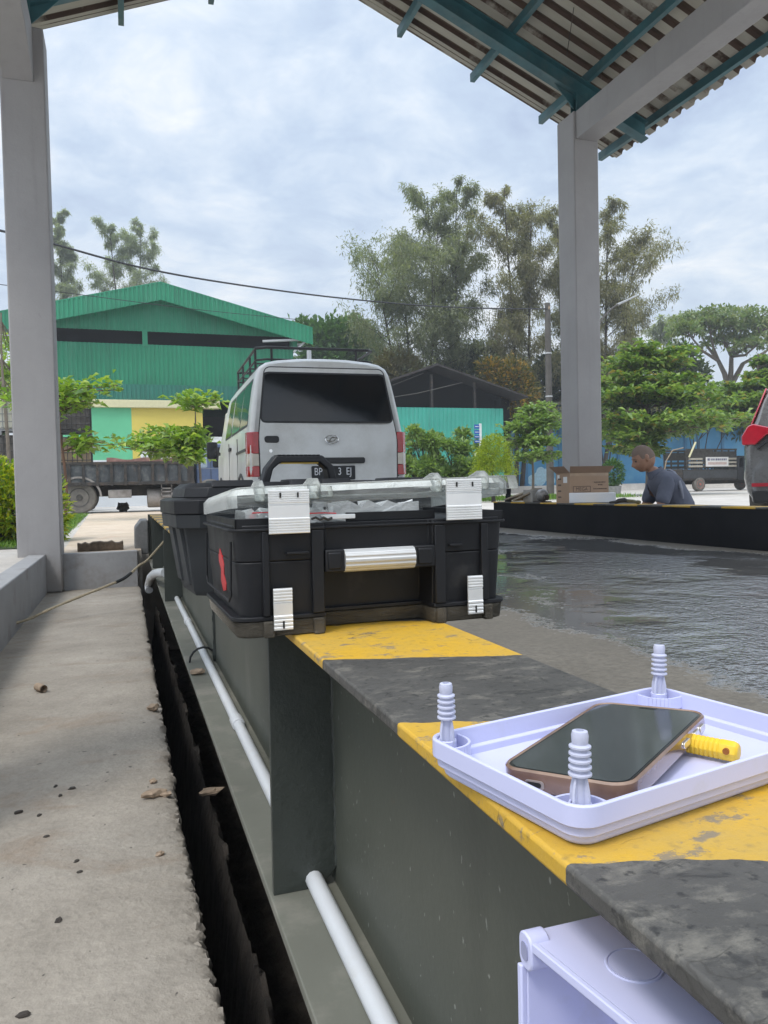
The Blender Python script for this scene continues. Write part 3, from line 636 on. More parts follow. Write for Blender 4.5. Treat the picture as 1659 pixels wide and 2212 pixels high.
rock('stone','flat pale stone lying on the soil inside the dark trench','stone',at(456,1716,Z=-.95),.03,'stone',(1.4,.8,.4),.2)
rock('stone','small beige stone on the girder flange beside the conduit','stone',at(427,1457,Z=-.6),.019,'stone',(1.4,.8,.6))
rock('stone','little beige pebble alone on the nearer channel floor','stone',at(345,1849,Z=SL),.010,'stone')
for (x,y,r) in ((40,1757,.010),(156,1705,.008),(130,1720,.007),(165,1862,.006),(172,1885,.006),(85,1762,.006),(127,1990,.008),(50,2195,.008),(120,1700,.007),(100,1808,.006)):
    rock('dark_chip','tiny dark chip of grit scattered on the concrete channel floor','grit chip',at(x,y,Z=SL),r,'darkstone',(1.3,.8,.5),random.random()*3,'dark chips on the channel floor',4)
# ================================================================== JUNCTION BOX ON THE WEB
t=thing('junction_box','open lilac white junction box fixed to the girder web below the top flange','junction box',(.286,.3625,-.24),0)
d=.091; d2=.053; L=.24; Hh=.17; w=.0035
def ex_(y): return -(d+(d2-d)*(-y/L))      # open side slants towards the web
def slabz(mb,z0,z1,i=0): mb.prism([(ex_(-L+i),-L+i),(0,-L+i),(0,-i),(ex_(-i),-i)],'z',z0,z1)
mb=MB(); slabz(mb,-w,0); slabz(mb,-Hh,-Hh+w)
mb.box(-d,0,-w,0,-Hh+w,-w); mb.box(-d2,0,-L,-L+w,-Hh+w,-w); mb.box(-w,0,-L+w,-w,-Hh+w,-w)
mb.build('box_shell','lilac',t,bevel=.0012)
mb=MB()
def bar(y0,y1,z0,z1): mb.loft([[(ex_(y0)-.0035,y0,z0),(ex_(y0),y0,z0),(ex_(y0),y0,z1),(ex_(y0)-.0035,y0,z1)],[(ex_(y1)-.0035,y1,z0),(ex_(y1),y1,z0),(ex_(y1),y1,z1),(ex_(y1)-.0035,y1,z1)]])
bar(-L,-.012,-.0042,.0010); bar(-L,.0,-Hh,-Hh+.005); bar(-.0032,.0005,-Hh+.005,-.016); bar(-L,-L+.004,-Hh+.005,-.005); mb.build('rim','lilac',t,bevel=.0008)
for y0 in (-.0125,-L-.001):
    mb=MB(); mb.prism(rr(y0,y0+.0135,-.0165,.0032,.0058,4),'x',ex_(y0)-.0040,ex_(y0)+.008); mb.build('corner_lug','lilac',t,bevel=.0010)
    mb=MB(); mb.prism(rr(y0+.0035,y0+.0100,-.0115,-.0015,.0031,4),'x',ex_(y0)-.0046,ex_(y0)-.0036); mb.build('screw_hole',plain('painted_hole_shade',(.30,.31,.46),.6),t)  # flat pad for the hole, its shade painted as darker lilac
kx,ky=at(1370,2085,Z=-.24).x-.286,at(1370,2085,Z=-.24).y-.3625
mb=MB(); mb.tube([(kx+.0135*math.cos(2*PI*k/28),ky+.0135*math.sin(2*PI*k/28),.0) for k in range(29)],.0008,6); mb.build('knockout_ring','lilac',t,smooth=True)
MB().lathe([(.0124,0),(.0124,.0005)],28,(kx,ky,0)).build('knockout','lilac',t)
# ================================================================== TRAY (junction box lid) with plugs, phone, screwdriver
TR=(.2135,.3372)  # front corner on the girder top
t=thing('plastic_tray','lilac white plastic box lid lying upside down on the striped girder holding a phone','box lid',(.2127,.3335,KT),math.radians(11.4))
LW,LD=.226,.144
mb=MB()
o0=rr(.006,LW-.006,.006,LD-.006,.012,5); o1=rr(0,LW,0,LD,.014,5); i1=rr(.0028,LW-.0028,.0028,LD-.0028,.012,5); 
def ring(p,z): return [(x,y,z) for x,y in p]
mb.loft([ring(rr(.008,LW-.008,.008,LD-.008,.011,5),0.),ring(o0,.002),ring(o0,.0115),ring(o1,.0125),ring(o1,.0245),ring(i1,.0245),ring(i1,.0065),ring(rr(.02,LW-.02,.02,LD-.02,.01,5),.006)])
mb.build('lid_shell','lilac',t,bevel=.0008)
for (cx,cy,sx,sy) in ((.011,.011,1,1),(.011,LD-.011,1,-1),(LW-.011,LD-.011,-1,-1),(LW-.011,.011,-1,1)):
    mb=MB(); mb.lathe([(.0062,.0),(.0062,.0168),(.0048,.0168),(.0048,.0105),(.0001,.0105)],16,(cx,cy,.006)); mb.build('screw_boss','lilac',t,smooth=True,bevel=.0005)
    mb=MB(); w2=.0009; rad=.0145
    for zz0,zz1,bk in ((.0062,.0127,.0035),(.0127,.0215,.0082)):
      pts=[(cx-sx*bk,cy+sy*rad)]+[(cx+sx*rad*math.sin(a)*1.0,cy+sy*rad*math.cos(a)) for a in [PI/2*k/8 for k in range(9)]]+[(cx+sx*rad,cy-sy*bk)]
      for i in range(len(pts)-1):
        (xa,ya),(xb,yb)=pts[i],pts[i+1]; dx,dy=xb-xa,yb-ya; l=math.hypot(dx,dy)+1e-9; nx_,ny_=-dy/l*w2,dx/l*w2
        mb.prism([(xa-nx_,ya-ny_),(xb-nx_,yb-ny_),(xb+nx_,yb+ny_),(xa+nx_,ya+ny_)],'z',zz0,zz1)
    mb.build('corner_wall','lilac',t)
t.rotation_euler[1]=0
bpy.context.view_layer.update(); LM=t.matrix_world.copy()
def plug(lx,ly,tilt,label):
    c=LM@Vector((lx,ly,.0172)); q=thing('wall_plug',label,'wall plug',c,random.random(),'wall plugs standing in the lid corners'); q.rotation_euler=(tilt[0],tilt[1],.4)
    prof=[(.0001,0),(.0038,0),(.0038,.010)]
    mb=MB(); mb.lathe([(.0044,0),(.0044,.002),(.0034,.003),(.0033,.018),(.0036,.019)],14)
    for k in range(4):
        a=PI/2*k; mb.M=Matrix.Rotation(a,4,'Z'); mb.prism([(.003,.003),(.0062,.004),(.0058,.012),(.0042,.019),(.003,.019)],'y',-.0007,.0007); mb.M=None
    mb.build('plug_shank','plug',q,smooth=True)
    pr=[(.0036,.019)]
    for k in range(5):
        z=.0195+k*.0036; pr+=[(.0040,z),(.0062-.0001*k,z+.0007),(.0062-.0001*k,z+.0017),(.0041,z+.0026)]
    pr+=[(.0043,.0375),(.0045,.041),(.0040,.0432),(.0022,.0436),(.0021,.040)]
    MB().lathe(pr,18).build('plug_thread','plug',q,smooth=True)
PZ=.019
plug(.011,.011,(0,.02),'white ribbed wall plug standing in the nearest corner of the box lid')
plug(.011,LD-.011,(.02,-.03),'white ribbed wall plug standing in the left corner of the box lid')
plug(LW-.011,LD-.011,(.0,.03),'white ribbed wall plug standing in the far corner of the box lid')
# phone: built lying flat, x = short side, y = long side
bl=at(1078,1650,Z=KT+.0204); br=at(1353,1698,Z=KT+.0240); tr_p=at(1536,1535,Z=KT+.0270); tl=at(1290,1517,Z=KT+.0208)
e1=((br-bl)+(tr_p-tl)).normalized(); e2=((tl-bl)+(tr_p-br)).normalized(); ea=(e1+e2).normalized(); eb=(e1-e2).normalized()
ex=(ea+eb).normalized(); ey=(ea-eb).normalized(); ez=ex.cross(ey)
PWd=.0815; PL=.1615; TH=.0125; cen=(bl+br+tr_p+tl)/4
t=thing('smartphone','dark screened phone in an amber transparent case lying tilted inside the box lid','phone')
t.matrix_world=Matrix(((ex.x,ey.x,ez.x,0),(ex.y,ey.y,ez.y,0),(ex.z,ey.z,ez.z,0),(0,0,0,1)))
t.location=cen-ex*PWd/2-ey*PL/2-ez*TH
mb=MB(); a0=rr(.0012,PWd-.0012,.0012,PL-.0012,.0125,6); a1=rr(0,PWd,0,PL,.0135,6); a2=rr(.0026,PWd-.0026,.0026,PL-.0026,.0112,6)
mb.loft([ring(a0,0),ring(a1,.0025),ring(a1,TH-.0012),ring(a0,TH),ring(rr(.0016,PWd-.0016,.0016,PL-.0016,.0122,6),TH),ring(a2,TH-.0011)]); mb.build('phone_case','case',t,smooth=True)
MB().prism(rr(.0027,PWd-.0027,.0027,PL-.0027,.0111,6),'z',TH-.0016,TH-.0007).build('bezel','bezel',t)
MB().prism(rr(.0042,PWd-.0042,.0044,PL-.0044,.0098,6),'z',TH-.0010,TH-.0004).build('screen','screen',t)
MB().box(PWd/2-.006,PWd/2+.006,PL-.0085,PL-.0065,TH-.0006,TH-.0002).build('earpiece','bezel',t)
mb=MB(); mb.prism(rr(PWd*.30-.0062,PWd*.30+.0062,.0022,.0072,.002,3),'y',-.0006,.0006); mb.build('port_frame',plain('port_rim',(.32,.27,.24),.3),t)
mb=MB(); mb.prism(rr(PWd*.30-.0044,PWd*.30+.0044,.0032,.0062,.0014,3),'y',-.0009,-.0002); mb.build('charging_port','wirehole',t)
mb=MB()
for k in range(5): mb.prism(rr(PWd*.60+k*.0022,PWd*.60+k*.0022+.0011,.003,.0064,.0005,2),'y',-.0006,.0004)
mb.build('speaker_slots','wirehole',t)
for x_ in (.011,.020): MB().lathe([(.0017,-.0006),(.0017,.0004)],10,(x_,0,.0048),'y').build('case_hole','wirehole',t)
for y0,y1 in ((.098,.112),(.122,.1335),(.136,.1475)): MB().prism(rr(y0,y1,.0035,.0078,.002,3),'x',PWd-.0003,PWd+.0009).build('side_button','gold',t,bevel=.0004)
# screwdriver with stubby yellow handle
c0=at(1597,1626,Z=KT+.0140); c1=at(1478,1603,Z=KT+.0140); dirv=(c1-c0).normalized()
t=thing('screwdriver','small screwdriver with ribbed yellow handle lying in the box lid beside the phone','screwdriver')
ya=dirv; za=Vector((0,0,1)); xa=ya.cross(za).normalized(); za=xa.cross(ya)
t.matrix_world=Matrix(((xa.x,ya.x,za.x,c0.x),(xa.y,ya.y,za.y,c0.y),(xa.z,ya.z,za.z,c0.z),(0,0,0,1)))
mb=MB(); pr=[(.0045,0),(.0062,.0012),(.0070,.003),(.0070,.011)]
for k in range(7):
    z=.012+k*.0030; pr+=[(.0062,z),(.0069,z+.0006),(.0069,z+.0022),(.0062,z+.0027)]
pr+=[(.0052,.035),(.0044,.040),(.0042,.048),(.0046,.050)]
mb.lathe(pr,8,ax='y'); mb.build('handle','yellowplastic',t,smooth=True,bevel=.0008)
mb=MB(); mb.lathe([(.0021,-.0004),(.0021,.0016)],12,(-.0072,.0062,.0015),'x'); mb.build('hanging_hole',plain('orange_hole',(.30,.10,.015),.7),t)
MB().lathe([(.0022,.049),(.0022,.075),(.0008,.077)],10,ax='y').build('shaft','alugrip',t,smooth=True)
c=at(1370,1694,Z=KT+.0125); mb=MB(); mb.lathe([(.0015,-.005),(.0045,-.004),(.0045,0),(.003,.001),(.003,.004),(.0045,.005),(.001,.007)],9,(0,0,0),'x'); o=mb.build('rubber_grommet','tape',bevel=.0004); o.location=c; o.rotation_euler=(0,.1,.4); tag(o,'tiny black rubber grommet on the lid floor under the phone corner','grommet')
# ================================================================== FRONT ORGANISER CASE
t=thing('organiser_case','front black plastic parts case with clear lid ajar and broad aluminium latches','tool case',(.128,.982,KT),math.radians(1.2)); t.scale=(.894,.87,1)
CW,CD=.436,.345
def plan(x0,x1,y0,y1,r=.022,notch=None,n=4):
    p=rr(x0,x1,y0,y1,r,n)
    if notch:
        a,b,dp=notch
        # front edge is y0: insert a notch between the last front-left and front-right arcs
        k=[i for i,q in enumerate(p) if abs(q[1]-y0)<1e-6]
        i=k[0] if p[k[0]][0]<p[k[-1]][0] else k[-1]
        i=max(j for j in k if p[j][0]<(x0+x1)/2)
        p=p[:i+1]+[(a,y0),(a+.004,y0+dp),(b-.004,y0+dp),(b,y0)]+p[i+1:]
    return p
def zloft(secs):
    return MB().loft([[(x,y,z) for x,y in p] for p,z in secs])
na=(.133,.307,.045)
ua=(.133,.307,.008)
zloft([(plan(.010,CW-.010,.008,CD-.008,.02,na),.026),(plan(.004,CW-.004,.003,CD-.003,.024,na),.098)]).build('case_body','blackplastic',t,bevel=.0015)
zloft([(plan(.004,CW-.004,.003,CD-.003,.024,ua),.0985),(plan(.001,CW-.001,.0,CD,.024,ua),.146)]).build('upper_body','blackplastic',t,bevel=.0015)
zloft([(plan(-.006,CW+.006,-.004,CD+.006,.028,ua),.138),(plan(-.006,CW+.006,-.004,CD+.006,.028,ua),.1415)]).build('top_lip','blackplastic',t,bevel=.001)
zloft([(plan(-.003,CW+.003,.0,CD+.003,.028,na),.022),(plan(-.003,CW+.003,.0,CD+.003,.028,na),.0275)]).build('bottom_lip','blackplastic',t,bevel=.001)
# raised collars at the corners (round-shouldered)
for a,b in ((.003,.070),(CW-.045,CW-.003)):
    mb=MB(); mb.prism([(a,.1415),(b,.1415),(b,.150),(b-.006,.1545),(a,.1545)] if a<.1 else [(a,.1415),(b,.1415),(b,.1545),(a+.006,.1545),(a,.150)],'y',.004,.0075); mb.build('collar','blackplastic',t,bevel=.0008)
mb=MB(); mb.box(.003,.0065,.004,CD-.004,.1415,.1545); mb.build('collar','blackplastic',t,bevel=.0008)
mb=MB(); mb.box(CW-.0065,CW-.003,.004,CD-.004,.1415,.1545); mb.build('collar','blackplastic',t,bevel=.0008)
MB().box(.172,.318,.016,.0195,.146,.158).build('divider_wall','blackplastic',t,bevel=.0008)
MB().box(.01,CW-.01,.02,CD-.01,.1412,.1440).build('inner_deck','blackplastic',t)
# vertical ribs / pillars
for x0,x1 in ((.040,.050),(.113,.131),(.309,.327),(.389,.401)):
    MB().box(x0,x1,-.0035,.006,.028,.1375).build('pillar','blackplastic',t,bevel=.0015)
for x0,x1 in ((.075,.108),(.334,.356)): MB().box(x0,x1,-.006,.003,.1065,.110).build('catch_ledge','blackplastic',t,bevel=.0008)
for x0 in (.140,.247): MB().box(x0,x0+.05,-.002,.004,.103,.106).build('moulded_rib','blackplastic',t,bevel=.0008)
# recessed side panel and worn red label on the left end
mb=MB(); 
for (ya,za,yb,zb) in ((.03,.045,.30,.045),):
    pts=[(-.0005,.024,.125),(-.002,.026,.055),(-.002,.045,.046),(-.002,.30,.046),(-.002,.318,.056),(-.0005,.318,.125)]
    mb.tube(pts,.0018,6)
mb.build('side_moulding','blackplastic',t,smooth=True)
def labelmat():
    m,nt,b=newmat('torn_red_label'); c=ramp(nt,noise(nt,90,4,.6,vec=scaled(nt,coord(nt),(1,1,.6))),[(.60,(.55,.025,.03)),(.68,(.012,.012,.014))]); nt.links.new(c,b.inputs['Base Color']); b.inputs['Roughness'].default_value=.4; return m
mb=MB(); pts=[(.170,.108),(.150,.098),(.138,.086),(.150,.072),(.134,.060),(.142,.050),(.178,.045),(.192,.060),(.178,.078),(.194,.088),(.186,.098)]
lx=lambda z:.010-.006*min(1,(z-.026)/.072) if z<.098 else .0035
mb.loft([[(lx(z)-.0008,y,z) for y,z in pts],[(lx(z)+.003,y,z) for y,z in pts]]); mb.build('torn_label',labelmat(),t)
# handle
mb=MB(); mb.box(.133,.163,-.004,.018,.080,.110); mb.box(.137,.157,-.006,.02,.084,.1065); mb.build('handle_mount','blackplastic',t,bevel=.002)
mb=MB(); mb.box(.274,.309,-.004,.018,.080,.110); mb.box(.280,.304,-.006,.02,.084,.1065); mb.build('handle_mount','blackplastic',t,bevel=.002)
prof=[]
for k in range(48):
    a=2*PI*k/48; r=.0148-(.0011 if (k%4 in (0,1)) and 3<k<27 else 0); prof.append((-.006+.75*r*math.cos(a)*.9,.0945+r*math.sin(a)))
prof=[(.0015+.0125*math.cos(2*PI*k/56)-(.0009*math.cos(2*PI*k/56) if k%5<2 else 0), .0945+.0152*math.sin(2*PI*k/56)-(.0009*math.sin(2*PI*k/56) if k%5<2 else 0)) for k in range(56)]
MB().prism(prof,'x',.1625,.2745).build('handle_grip','alugrip',t)
# smoky clear base
mb=zloft([(plan(.004,CW-.004,.004,CD-.004,.022,(.133,.307,.05)),.0005),(plan(.0,CW,.001,CD,.026,(.133,.307,.046)),.0215)]); mb.build('base_tray','clearbrown',t,bevel=.002)
for x0 in (.040,.114,.311,.392): MB().box(x0,x0+.016,-.004,.008,.0,.0215).build('base_foot','clearbrown',t,bevel=.002)
# small lower latches
def latch(x0,w,z0,z1,y,ridges,name='latch',slot=False,mid=None):
    prof=[(y+.002,z0)]
    h=z1-z0; zz=z0
    seq=[]
    nlow,nhigh=ridges
    for k in range(nlow): a=z0+h*.36*k/nlow; seq+=[(y-.0022,a),(y-.0030,a+h*.36/nlow*.25),(y-.0030,a+h*.36/nlow*.7),(y-.0016,a+h*.36/nlow*.95)]
    seq+=[(y-.0016,z0+h*.38),(y-.0020,z0+h*.64),(y-.0002,z0+h*.645),(y-.0002,z0+h*.665),(y-.0022,z0+h*.67)]
    for k in range(nhigh): a=z0+h*.69+h*.30*k/nhigh; seq+=[(y-.0020,a),(y-.0030,a+h*.30/nhigh*.3),(y-.0030,a+h*.30/nhigh*.7),(y-.0016,a+h*.30/nhigh*.95)]
    poly=[(y+.001,z0)]+seq[:]+[(y-.0016,z1),(y+.001,z1)]
    o=MB().prism(poly[::-1],'x',x0,x0+w).build(name,'alu',t,bevel=.0)
    if slot:
        m=MB(); m.box(x0+w*.45,x0+w*.55,y-.0034,y-.0024,z0+.002,z0+h*.22); m.build('slot','wirehole',o)
    return o
latch(.0535,.0275,.010,.064,-.0065,(4,4),slot=True); latch(.362,.0255,.010,.064,-.0065,(4,4),slot=True)
# ajar lid (own tilt): rim shell
lz0,lz1=.166,.1835  # underside height at back and front
def lidz(y,x): return lz0+(lz1-lz0)*(1-(y/CD))+.010*(x/CW-.2)*(1-y/CD)
mb=MB()
def lr(x0,x1,y0,y1,r,dz): return [(x,y,lidz(y,x)+dz) for x,y in plan(x0,x1,y0,y1,r)]
mb.loft([lr(-.004,CW+.010,-.006,CD+.004,.03,-.013),lr(-.004,CW+.010,-.006,CD+.004,.03,.005),lr(.004,CW+.002,.004,CD-.006,.025,.0125),lr(.010,CW-.004,.010,CD-.012,.02,.0138),lr(.012,CW-.006,.012,CD-.014,.02,.0120),lr(.006,CW,.006,CD-.008,.025,.0105),lr(-.001,CW+.007,-.003,CD+.001,.03,.003),lr(-.001,CW+.007,-.003,CD+.001,.03,-.013)],cap=False)
k=len(mb.v); P_=lr(.010,CW-.004,.010,CD-.012,.02,.0138); mb.add(P_,[list(range(len(P_)))])
lid=mb.build('lid','clear',t,bevel=.0)
for x0,w in ((.031,.014),(.110,.017),(.307,.014),(.387,.015)):
    a=lidz(0,x0); m=MB(); m.loft([[(x0,-.010,a-.006),(x0+w,-.010,a-.006),(x0+w,-.010,a+.014),(x0,-.010,a+.014)],[(x0,.004,a-.004),(x0+w,.004,a-.004),(x0+w,.004,a+.021),(x0,.004,a+.021)],[(x0+.002,.014,a),(x0+w-.002,.014,a),(x0+w-.002,.014,a+.021),(x0+.002,.014,a+.021)],[(x0+.003,.085,a),(x0+w-.003,.085,a),(x0+w-.003,.085,a+.004),(x0+.003,.085,a+.004)]]); m.build('lid_rib','clear',lid,bevel=.002)
m=MB(); a=lidz(0,.13); m.loft([[(x,y,a-.004) for x,y in rr(.125,.147,-.012,.02,.006,3)],[(x,y,a+.010) for x,y in rr(.125,.145,-.010,.02,.006,3)]]); m.build('lid_lug','clear',lid,bevel=.001)
m=MB(); a=lidz(0,.43); m.loft([[(x,y,a-.006) for x,y in rr(.414,.456,-.012,.03,.008,3)],[(x,y,a+.013) for x,y in rr(.414,.452,-.010,.03,.008,3)]]); m.build('lid_lug','clear',lid,bevel=.001)
# strip of white seal along lid front
L1=latch(.0485,.0595,.1345,.191,-.0130,(6,6),name='latch'); L2=latch(.325,.060,.1435,.2005,-.0130,(6,6),name='latch')
for xx,zz in ((.0645,.1805),(.090,.1805),(.341,.1895),(.368,.1895)):
    MB().box(xx,xx+.0022,-.0172,-.0155,zz,zz+.0065).build('latch_slot','wirehole',t)
# contents seen between body and lid
def content(name,label,cat,fn,mat,**k):
    mb=MB(); fn(mb); o=mb.build(name,mat,**k); o.location=t.location; o.rotation_euler=t.rotation_euler; o.scale=t.scale; return tag(o,label,cat)
def bagshape(x0,x1,y0,z0,hh,seed):
    def f(mb):
        n=14; rs=[]
        for i in range(n+1):
            x=x0+(x1-x0)*i/n; w=.012*math.sin(PI*i/n)+.004; z=z0+.003*math.sin(i*1.9+seed)
            rs.append([(x,y0-w,z),(x,y0-w*.3,z+hh*.9+.003*math.sin(i*2.3)),(x,y0+.09,z+hh*.8+.004*math.cos(i*1.7)),(x,y0+.11,z)])
        mb.loft(rs)
    return f
content('plastic_bag','clear zip bag with a red seal line under the left latch of the front case','plastic bag',bagshape(.022,.155,.028,.1442,.020,0),'bag',smooth=True)
content('plastic_bag','clear bag of small fittings in the middle of the front case','plastic bag',bagshape(.150,.300,.04,.1442,.028,2),'bag',smooth=True)
content('zip_seal','thin red seal strip of the zip bag in the front case','zip seal',lambda m:m.tube([(.030+i*.018,.0135+.001*math.sin(i),.1615-.0006*i+.0008*math.sin(i*1.3)) for i in range(8)],.0008,5),'red')
content('control_knob','small round red knob peeping over the left rim of the front case','knob',lambda m:m.lathe([(.003,.0),(.003,.008),(.0042,.009),(.0044,.0125),(.003,.015),(.0006,.0155)],12,(.036,.045,.1445)),'red',smooth=True)
content('white_strip','flat white plastic strip lying across the middle of the front case','plastic strip',lambda m:m.box(.134,.185,.010,.022,.1500,.1560),'white',bevel=.001)
content('black_clip','black wire clip hanging beside the left latch of the front case','clip',lambda m:m.tube([(.114,-.001,.1515),(.120,-.004,.1535),(.126,-.004,.1505),(.132,-.003,.1530),(.139,-.001,.1500),(.146,.002,.1520)],.0018,6),'tape',smooth=True)
for i,(a,b,lab) in enumerate((((.045,.03,.147),(.10,.02,.1555),'left'),((.05,.022,.156),(.105,.03,.147),'crossing'),((.225,.05,.150),(.29,.04,.172),'middle'))):
    content('cable_tie','pale plastic strip, the %s one among the fittings in the front case'%lab,'cable tie',lambda m:m.tube([a,tuple((p+q)/2+.002 for p,q in zip(a,b)),b],.0016,5),'white')
for i,(x,z,w,lab) in enumerate(((.152,.166,.006,'left'),(.196,.173,.009,'middle'))):
    content('black_fitting','small black fitting, %s one, showing under the clear lid'%lab,'fitting',lambda m:m.prism([(x,z-.022),(x+w,z-.022),(x+w*.6,z),(x-w*.4,z)],'y',.05,.065),'tape',bevel=.001)
# ================================================================== REAR TOOL CASE
t=thing('tool_case','larger dark grey tool case behind the parts case with a chunky black carrying handle','tool case',(.092,1.372,KT),math.radians(5))
TW,TD=.585,.245
def octo(x0,x1,y0,y1,c): return [(x0+c,y0),(x1-c,y0),(x1,y0+c),(x1,y1-c),(x1-c,y1),(x0+c,y1),(x0,y1-c),(x0,y0+c)]
zloft([(octo(.030,TW-.03,.028,TD-.02,.03),.002),(octo(.026,TW-.026,.025,TD-.018,.03),.012),(octo(.012,TW-.012,.014,TD-.006,.035),.128)]).build('case_body','greyplastic',t,bevel=.0015)
for yy,w in ((.075,.05),(.165,.05)):
    mb=MB(); mb.loft([[(.022,yy,.02),(.032,yy-.004,.02),(.032,yy+w+.004,.02),(.022,yy+w,.02)],[(.006,yy,.126),(.016,yy-.004,.126),(.016,yy+w+.004,.126),(.006,yy+w,.126)]]); mb.build('side_rib','greyplastic',t,bevel=.001)
zloft([(octo(-.004,TW+.004,.0,TD+.004,.035),.126),(octo(-.006,TW+.006,-.002,TD+.006,.035),.151)]).build('collar','greyplastic',t,bevel=.0015)
zloft([(octo(-.008,TW+.008,-.004,TD+.008,.036),.1515),(octo(-.008,TW+.008,-.004,TD+.008,.036),.176),(octo(.002,TW-.002,.008,TD-.002,.036),.180)]).build('lid_band','blackplastic',t,bevel=.0015)
zloft([(octo(.012,TW-.012,.016,TD-.010,.035),.1802),(octo(.016,TW-.016,.020,TD-.014,.035),.198),(octo(.028,TW-.028,.034,TD-.026,.03),.2065)]).build('lid_top','blackplastic',t,bevel=.0015)
for x0,x1 in ((.055,.14),(.20,.255),(.262,.33),(.40,.46),(.47,.545)):
    mb=MB(); mb.loft([[(x,y,.199) for x,y in rr(x0,x1,.018,.10,.004,2)],[(x,y,.2105) for x,y in rr(x0+.006,x1-.006,.03,.10,.004,2)]]); mb.build('lid_ridge','blackplastic',t,bevel=.001)
h0=at(570,1043,D=1.47); h1=at(738,1040,D=1.47)
hc=Matrix.Rotation(-t.rotation_euler[2],4,'Z')
hx=[hc@(p-t.location) for p in (h0,h1)]; xa,xb=hx[0].x+.006,hx[1].x+.022; hy=.12
prof_o=[(xa-.003,.204),(xa+.006,.234),(xa+.026,.2585),(xb-.030,.2585),(xb-.006,.236),(xb,.204)]
prof_i=[(xb-.016,.204),(xb-.022,.232),(xb-.036,.2435),(xa+.034,.2435),(xa+.020,.232),(xa+.012,.204)]
MB().prism([(x,z) for x,z in prof_o+prof_i],'y',hy-.016,hy+.016).build('handle','blackplastic',t,bevel=.003)
for k in range(10):
    x=xa+.030+k*(xb-xa-.068)/9.5; MB().box(x,x+.006,hy-.0165,hy+.0165,.2583,.2600).build('grip_ridge','blackplastic',t)
MB().box(xa+.036,xb-.040,hy-.0162,hy+.0100,.2425,.2436).build('yellow_line',plain('dull_yellow_strip',(.45,.30,.03),.5),t)
# ================================================================== ON THE FAR GIRDER
p=at(1232,1090,X=4.135); bx,by=4.135,p.y
bw=at(1315,1085,Y=by).x-bx; bd=.255
zt=at(1232,1022,X=4.135).z
t=thing('cardboard_box','open brown cardboard box standing at the foot of the right column','cardboard box',(bx,by,KT))
hh=zt-KT
mb=MB(); w=.004
mb.box(0,bw,0,w,0,hh); mb.box(0,bw,bd-w,bd,0,hh); mb.box(0,w,w,bd-w,0,hh); mb.box(bw-w,bw,w,bd-w,0,hh); mb.box(w,bw-w,w,bd-w,0,w); mb.build('carton','card',t)
f=.085
MB().add([(0,0,hh),(bw,0,hh),(bw+.03,-.055,hh+f*.75),(-.03,-.055,hh+f*.75),(0,.003,hh),(bw,.003,hh),(bw+.03,-.052,hh+f*.75),(-.03,-.052,hh+f*.75)],[(0,1,2,3),(7,6,5,4),(0,3,7,4),(1,5,6,2),(3,2,6,7)]).build('flap','cardin',t)
MB().add([(0,0,hh),(0,bd,hh),(-.07,bd+.02,hh+f*.8),(-.07,.0,hh+f*.8),(.003,0,hh),(.003,bd,hh),(-.067,bd+.02,hh+f*.8),(-.067,.0,hh+f*.8)],[(0,1,2,3),(7,6,5,4),(0,3,7,4),(1,5,6,2),(3,2,6,7)]).build('flap','cardin',t)
MB().add([(bw,0,hh),(bw,bd,hh),(bw+.07,bd,hh+f*.7),(bw+.07,0,hh+f*.7),(bw+.003,0,hh),(bw+.003,bd,hh),(bw+.073,bd,hh+f*.7),(bw+.073,0,hh+f*.7)],[(0,1,2,3),(7,6,5,4),(0,3,7,4),(1,5,6,2),(3,2,6,7)]).build('flap','card',t)
MB().box(.0,bw,-.0012,-.0002,hh-.03,hh-.004).build('tape_strip',plain('shiny_tape',(.42,.31,.22),.15),t)
MB().box(-.0016,-.0004,.05,.12,hh-.095,hh-.035).build('address_label','paper',t); MB().box(-.0016,-.0004,.19,.23,hh-.06,hh-.015).build('address_label','paper',t)
text_mesh('printed_mark','MEGA',.05,'ink',t,Matrix.Translation((bw*.30,-.0012,.135))@Matrix.Rotation(PI/2,4,'X'))
mb=MB(); x0,x1,z0,z1=bw*.30-.10,bw*.30+.10,.105,.165
for (a,b,c,d_) in ((x0,x1,z0,z0+.005),(x0,x1,z1-.005,z1),(x0,x0+.006,z0,z1),(x1-.006,x1,z0,z1)): mb.box(a,b,-.0018,-.0006,c,d_)
mb.build('printed_mark','ink',t)
mb=MB()
for k,(a,b,z) in enumerate(((.62,.92,hh-.10),(.72,.84,hh-.125),(.60,.95,.13))):
    x=bw*a
    mb=MB()
    while x<bw*b: l=random.uniform(.006,.016); mb.box(x,min(x+l,bw*b),-.0018,-.0006,z,z+.012); x+=l+.005
    mb.build('printed_line','ink',t)
for k in range(4): MB().box(-.0018,-.0006,.16,.22,.05+k*.06,.066+k*.06).build('printed_line','ink',t)
# foam slab
a=at(1229,1088,X=4.118); ang=-math.radians(30)
t0=at(1327,1086,Z=KT)
L_=.44
mb=MB(); mb.box(0,L_,0,.15,0,.098); mb.box(.045,.052,-.001,.002,.0,.0985)
o=MB().prism([(0,0),(L_,0),(L_,.095),(.0,.100)],'y',0,.15).build('foam_block','foam',bevel=.006); o.location=(a.x+.004,a.y,KT+.001); o.rotation_euler=(0,0,ang); tag(o,'white foam packing slab lying in front of the cardboard box','foam block')
